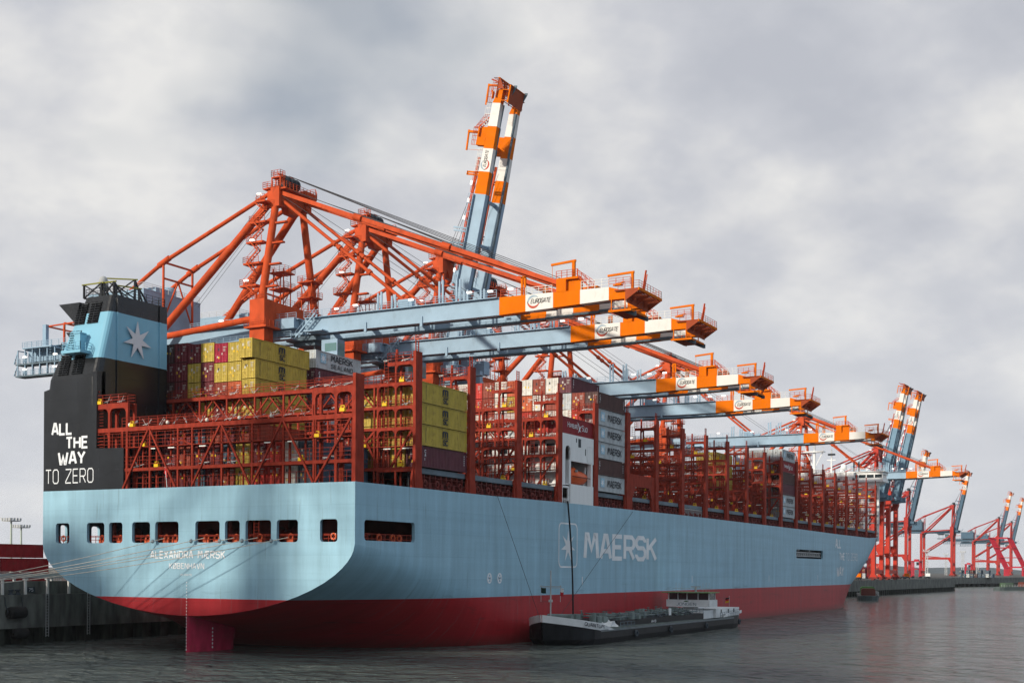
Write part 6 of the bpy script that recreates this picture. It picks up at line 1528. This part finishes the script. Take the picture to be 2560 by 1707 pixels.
mb = MB(); vs = []; bx = [36.5,37,38,39.5,41.5,44,46,48.5,51]
for x in bx:
    t = 0.03; hgt = 1.15 if x < 46 else max(0.02, 1.15*(51-x)/5)
    vs += [(x-0.05, yc-bhw(x)-t, bz(x)-0.02), (x-0.25 if x < 40 else x, yc-bhw(x)-t-0.1, bz(x)+hgt)]
n = len(bx); mb.add(vs, [(2*i, 2*i+2, 2*i+3, 2*i+1) for i in range(n-1)]); mb.add([(x, 2*yc-y, z) for x, y, z in vs], [(2*i, 2*i+1, 2*i+3, 2*i+2) for i in range(n-1)])
mb.add([(36.4,yc-bhw(36.5),bz(36.5)),(36.4,yc+bhw(36.5),bz(36.5)),(36.2,yc+bhw(36.5),bz(36.5)+1.15),(36.2,yc-bhw(36.5),bz(36.5)+1.15)], [(0,1,2,3)])
mb.build('bow_bulwark', [BWH], bg_)
mb = MB(); uq = Vector((4.8, -(bhw(46.0)-bhw(41.2)), bz(46.0)-bz(41.2))); lq = uq.length; strokes(mb, 'QUANTUM', (41.2, yc-bhw(41.2)-0.55, bz(41.2)+0.25), uq/lq, (0,-0.09,1), lq, 0.62, 1.1, 1.6); mb.build('barge_name', [INK], bg_)
mb = MB(); mb.box(55, 97, yc-4.3, yc+4.3, 1.85, 3.1); mb.build('tank_trunk', [BH], bg_)
mb = MB(); strokes(mb, 'A49', (70,yc-4.31,2.2), (1,0,0), (0,0,1), 2.2, 0.5, 1.0, 1.6); mb.build('trunk_marking', [LETTERDIM], bg_)
r = random.Random(21); mb = MB()
for y in (-3.4,-2.6,-1.2,0.4,1.6,2.9): mb.tube((56,yc+y,3.5+0.2*math.sin(y)), (96,yc+y,3.5+0.2*math.sin(y)), 0.13, n=6)
for i in range(90):
    x = r.uniform(54,97); y = yc+r.uniform(-4.2,4.2); h = r.uniform(0.3,1.3)
    if i % 3 == 0: mb.box(x-0.5,x+0.5,y-0.4,y+0.4,3.1,3.1+h)
    elif i % 3 == 1: mb.tube((x,y,3.1), (x,y,3.3+h), 0.12, n=6); mb.lathe((x,y,3.3+h), [(0.3,0),(0.3,0.06),(0,0.08)], 8)
    else: mb.tube((x,y-1,3.6), (x,y+1,3.6+h*0.3), 0.12, n=6)
mb.build('deck_piping', [BGR], bg_)
mb = MB(); mb.rail([(55,yc-4.25,3.1),(97,yc-4.25,3.1)], 1.0, 0.03, 2.0, 2); mb.rail([(54,yc-hw+0.1,1.9),(60,yc-hw+0.1,1.9)], 1.0, 0.03, 1.5, 2); mb.rail([(104,yc-hw+0.1,2.0),(118,yc-4.6,2.4)], 1.0, 0.03, 1.6, 2); mb.build('deck_rail', [SLATE], bg_)
mb = MB()
for i, (x, y, h) in enumerate(((45,-1.5,1.0),(47.5,1.2,1.2),(50,-2.8,1.7),(51.5,1.5,1.9),(53,-2.6,1.5))): mb.box(x-0.8,x+0.8,yc+y-0.7,yc+y+0.7,1.9,2.3+h)
mb.tube((43,yc-2,4.0), (43,yc+2,4.0), 0.5, n=12); mb.tube((48.5,yc-3.2,2.0), (48.5,yc-3.2,4.6), 0.32, n=8)
mb.build('foredeck_machinery', [BGR], bg_)
mb = MB(); r2 = random.Random(4); n = 14; vs = []
for i, (rr, z) in enumerate(((2.1,0),(2.0,0.5),(1.4,0.95),(0.6,1.1),(0.05,1.0))):
    for k in range(n): a = 2*math.pi*k/n; q1 = rr*(1+r2.uniform(-0.22,0.22)); vs.append((53.5+1.25*q1*math.cos(a), yc-3.2+0.75*q1*math.sin(a), 1.9+z*(1+r2.uniform(-0.3,0.3))))
mb.add(vs, [(j*n+k, j*n+(k+1) % n, (j+1)*n+(k+1) % n, (j+1)*n+k) for j in range(4) for k in range(n)]); mb.build('white_cover', [BWH], bg_)
mb = MB(); mb.box(78,79.1,yc-4.5,yc-4.4,3.3,4.6); mb.build('hazard_board', [BWH], bg_)
pts = [(90-1.2*i, yc-4.35, 3.2+0.55*abs(math.sin(i*0.9))) for i in range(16)]
mb = MB(); mb.path(pts, 0.11, 6); mb.build('cargo_hose', [DARK], bg_)
mb = MB(); mb.tube((39.6,yc,2.6), (39.6,yc,11.6), 0.14, 0.09, 8); mb.beam((39.6,yc-1.8,9.0), (39.6,yc+1.8,9.0), 0.12); mb.beam((39.6,yc-1.5,8.8), (39.6,yc+1.5,8.8), 0.08); mb.box(39.4,39.8,yc-0.25,yc+0.25,6.5,6.9)
mb.build('bow_mast', [GREY], bg_)
wh = empty('wheelhouse', (0,0,0)); wh.parent = bg_
mb = MB(); mb.box(99.5,104.2,yc-4.6,yc+4.0,4.25,5.7); mb.box(101,103,yc-1.2,yc+1.2,2.2,4.25)
for y in (-4.3,-2.2,0,1.8,3.7): mb.box(99.9,100.05,yc+y-0.07,yc+y+0.07,5.7,7.1)
mb.box(103.8,103.95,yc-4.3,yc-4.15,5.7,7.1)
mb.build('cab_body', [BWH], wh)
mb = MB(); mb.box(100.1,103.7,yc-4.2,yc+3.6,5.7,7.1); mb.build('wheelhouse_glass', [GLASS], wh)
mb = MB(); mb.box(98.6,104.6,yc-4.9,yc+4.6,7.1,7.28); mb.build('wheelhouse_roof', [mat('roof_green',(0.16,0.26,0.10),0.5)], wh)
mb = MB(); mb.box(99.35,99.45,yc-3.4,yc+2.6,7.3,7.36)
for y in (-4,-3.4,-2.8,1.4,2,2.6): mb.tube((101,yc+y,7.28), (101,yc+y,9.2), 0.03, n=4)
mb.beam((101.5,yc-4.2,8.0), (101.5,yc+3.4,8.0), 0.08); mb.tube((101.5,yc-1.2,7.28), (101.5,yc-1.2,8.3), 0.2, n=8); mb.beam((101.5,yc-2.2,8.35), (101.5,yc-0.2,8.35), 0.2)
mb.build('antenna_rack', [GREY], wh)
mb = MB(); strokes(mb, 'JONGEN', (99.5, yc+2.0, 4.5), (0,-1,0), (0,0,1), 4.0, 0.62, 0.9, 1.6); 
mb.add([(99.49,yc+0.6,5.3),(99.49,yc+0.1,5.55),(99.49,yc-0.6,5.5),(99.49,yc-0.1,5.25)], [(0,1,2,3)], 1); mb.build('wheelhouse_lettering', [SLATE, mat('logo_green',(0.05,0.12,0.05),0.5)], wh)
mb = MB(); mb.box(104.3,119,yc-4.3,yc+4.3,1.95,3.8); mb.box(98.2,104.3,yc-3.8,yc+3.8,1.9,3.6); mb.build('crew_house', [BWH], bg_)
for x in (107.5,112,115.5): mb = MB(); mb.box(x-0.35,x+0.35,yc-4.33,yc-4.3,2.8,3.6); mb.build('house_window', [GLASS], bg_)
mb = MB(); mb.prism([(106,yc-5.3,2.0),(121.4,yc-4.1,2.45),(121.4,yc-4.1,3.1),(108,yc-5.2,2.75)], (0,0.08,0)); mb.build('stern_bulwark', [BWH], bg_)
for x in (60, 76, 95, 117): mb = MB(); mb.torus((x,yc-hw-0.2 if x < 110 else yc-5.0,0.75), 0.45, 0.2, 'y', 14, 7); mb.build('tyre_fender', [DARK], bg_)
def flag(x, y, z, cols, lab, sz=(1.5,1.0), vert=False):
    f = empty('flag', (x,y,z), lab, 'flag'); mb = MB(); n = len(cols)
    for k in range(n):
        vs = []
        for i in range(7):
            for j in (0, 1):
                t = (k+j)/n; vs.append((sz[0]*i/6*0.5, sz[0]*i/6*0.75+0.12*math.sin(i*1.3), -sz[1]*t-0.35*i/6*(1+0.5*math.sin(i))))
        mb.add(vs, [(2*i, 2*i+2, 2*i+3, 2*i+1) for i in range(6)], k, True)
    mb.build('flag_cloth', cols, f); mb = MB(); mb.tube((0,0,-2.2), (0,0,0.3), 0.04, n=5); mb.build('flag_pole', [GREY], f)
    return f
BLK = mat('flag_black',(0.012,0.012,0.012),0.7); GRN = mat('flag_dark_green',(0.015,0.045,0.03),0.7); FR = MATS['flag_red']; FG = mat('flag_gold',(0.6,0.36,0.02),0.7)
flag(39.6+1.6, yc+1.6, 8.2, [GRN], 'dark drooping flag on the left side of the barge mast', (-1.9,0.8))
flag(39.6+1.6, yc-1.6, 8.2, [WHITE, FR], 'white and red flag on the right side of the barge mast', (-1.2,1.2))
flag(119.0, yc-2.0, 5.4, [BLK, FR, FG], 'black red and gold flag at the stern of the tanker barge', (1.2,1.0))

# small craft under the far quay
def small_barge(x0, y0, rz, l, lab, cargo):
    c = empty('small_barge', (x0, y0, WATER), lab, 'barge', None, rz); mb = MB(); w = 3.8
    prof = [(0,0.3),(1.5,0.8),(4,1),(l-4,1),(l-1,0.8),(l,0.5)]; vs = []
    for x, k in prof: vs += [(x,-w*k*0.9,-1),(x,-w*k,1.9+(0.7 if x > l-5 else 0)),(x,w*k,1.9+(0.7 if x > l-5 else 0)),(x,w*k*0.9,-1)]
    n = len(prof); mb.add(vs, [(4*i+j, 4*i+4+j, 4*i+5+j, 4*i+1+j) for i in range(n-1) for j in range(3)] + [(0,1,2,3),(4*n-4,4*n-1,4*n-2,4*n-3)])
    mb.build('barge_hull', [mat('barge_grey_green',(0.07,0.09,0.09),0.6)], c)
    mb = MB(); mb.rail([(2,-w*0.95,1.9),(l-3,-w*0.95,1.9)], 1.5, 0.06, 2.0, 2); mb.build('deck_rail', [GREY], c)
    for k, (a, b, h, m) in enumerate(cargo): mb = MB(); mb.box(a,b,-2.6,2.6,1.6,1.6+h); mb.prism([(a,-2.6,1.6+h),(a,2.6,1.6+h),(a,1.9,2.0+h),(a,-1.9,2.0+h)], (b-a,0,0)); mb.build('deck_house', [m], c)
    return c
small_barge(352, -13, R(14), 34, 'small grey green barge with green cover below the far quay, at the bow', [(6,14,2.6,mat('cargo_rust',(0.14,0.04,0.03),0.7)),(15,23,3.2,mat('cover_green',(0.08,0.22,0.06),0.6))])
small_barge(690, -16, R(-42), 46, 'long dark low vessel moored under the distant quay at right', [(6,12,2.5,mat('deck_green',(0.06,0.10,0.06),0.7)),(20,26,3.0,MATS['cargo_rust']),(34,39,3.6,BWH)])
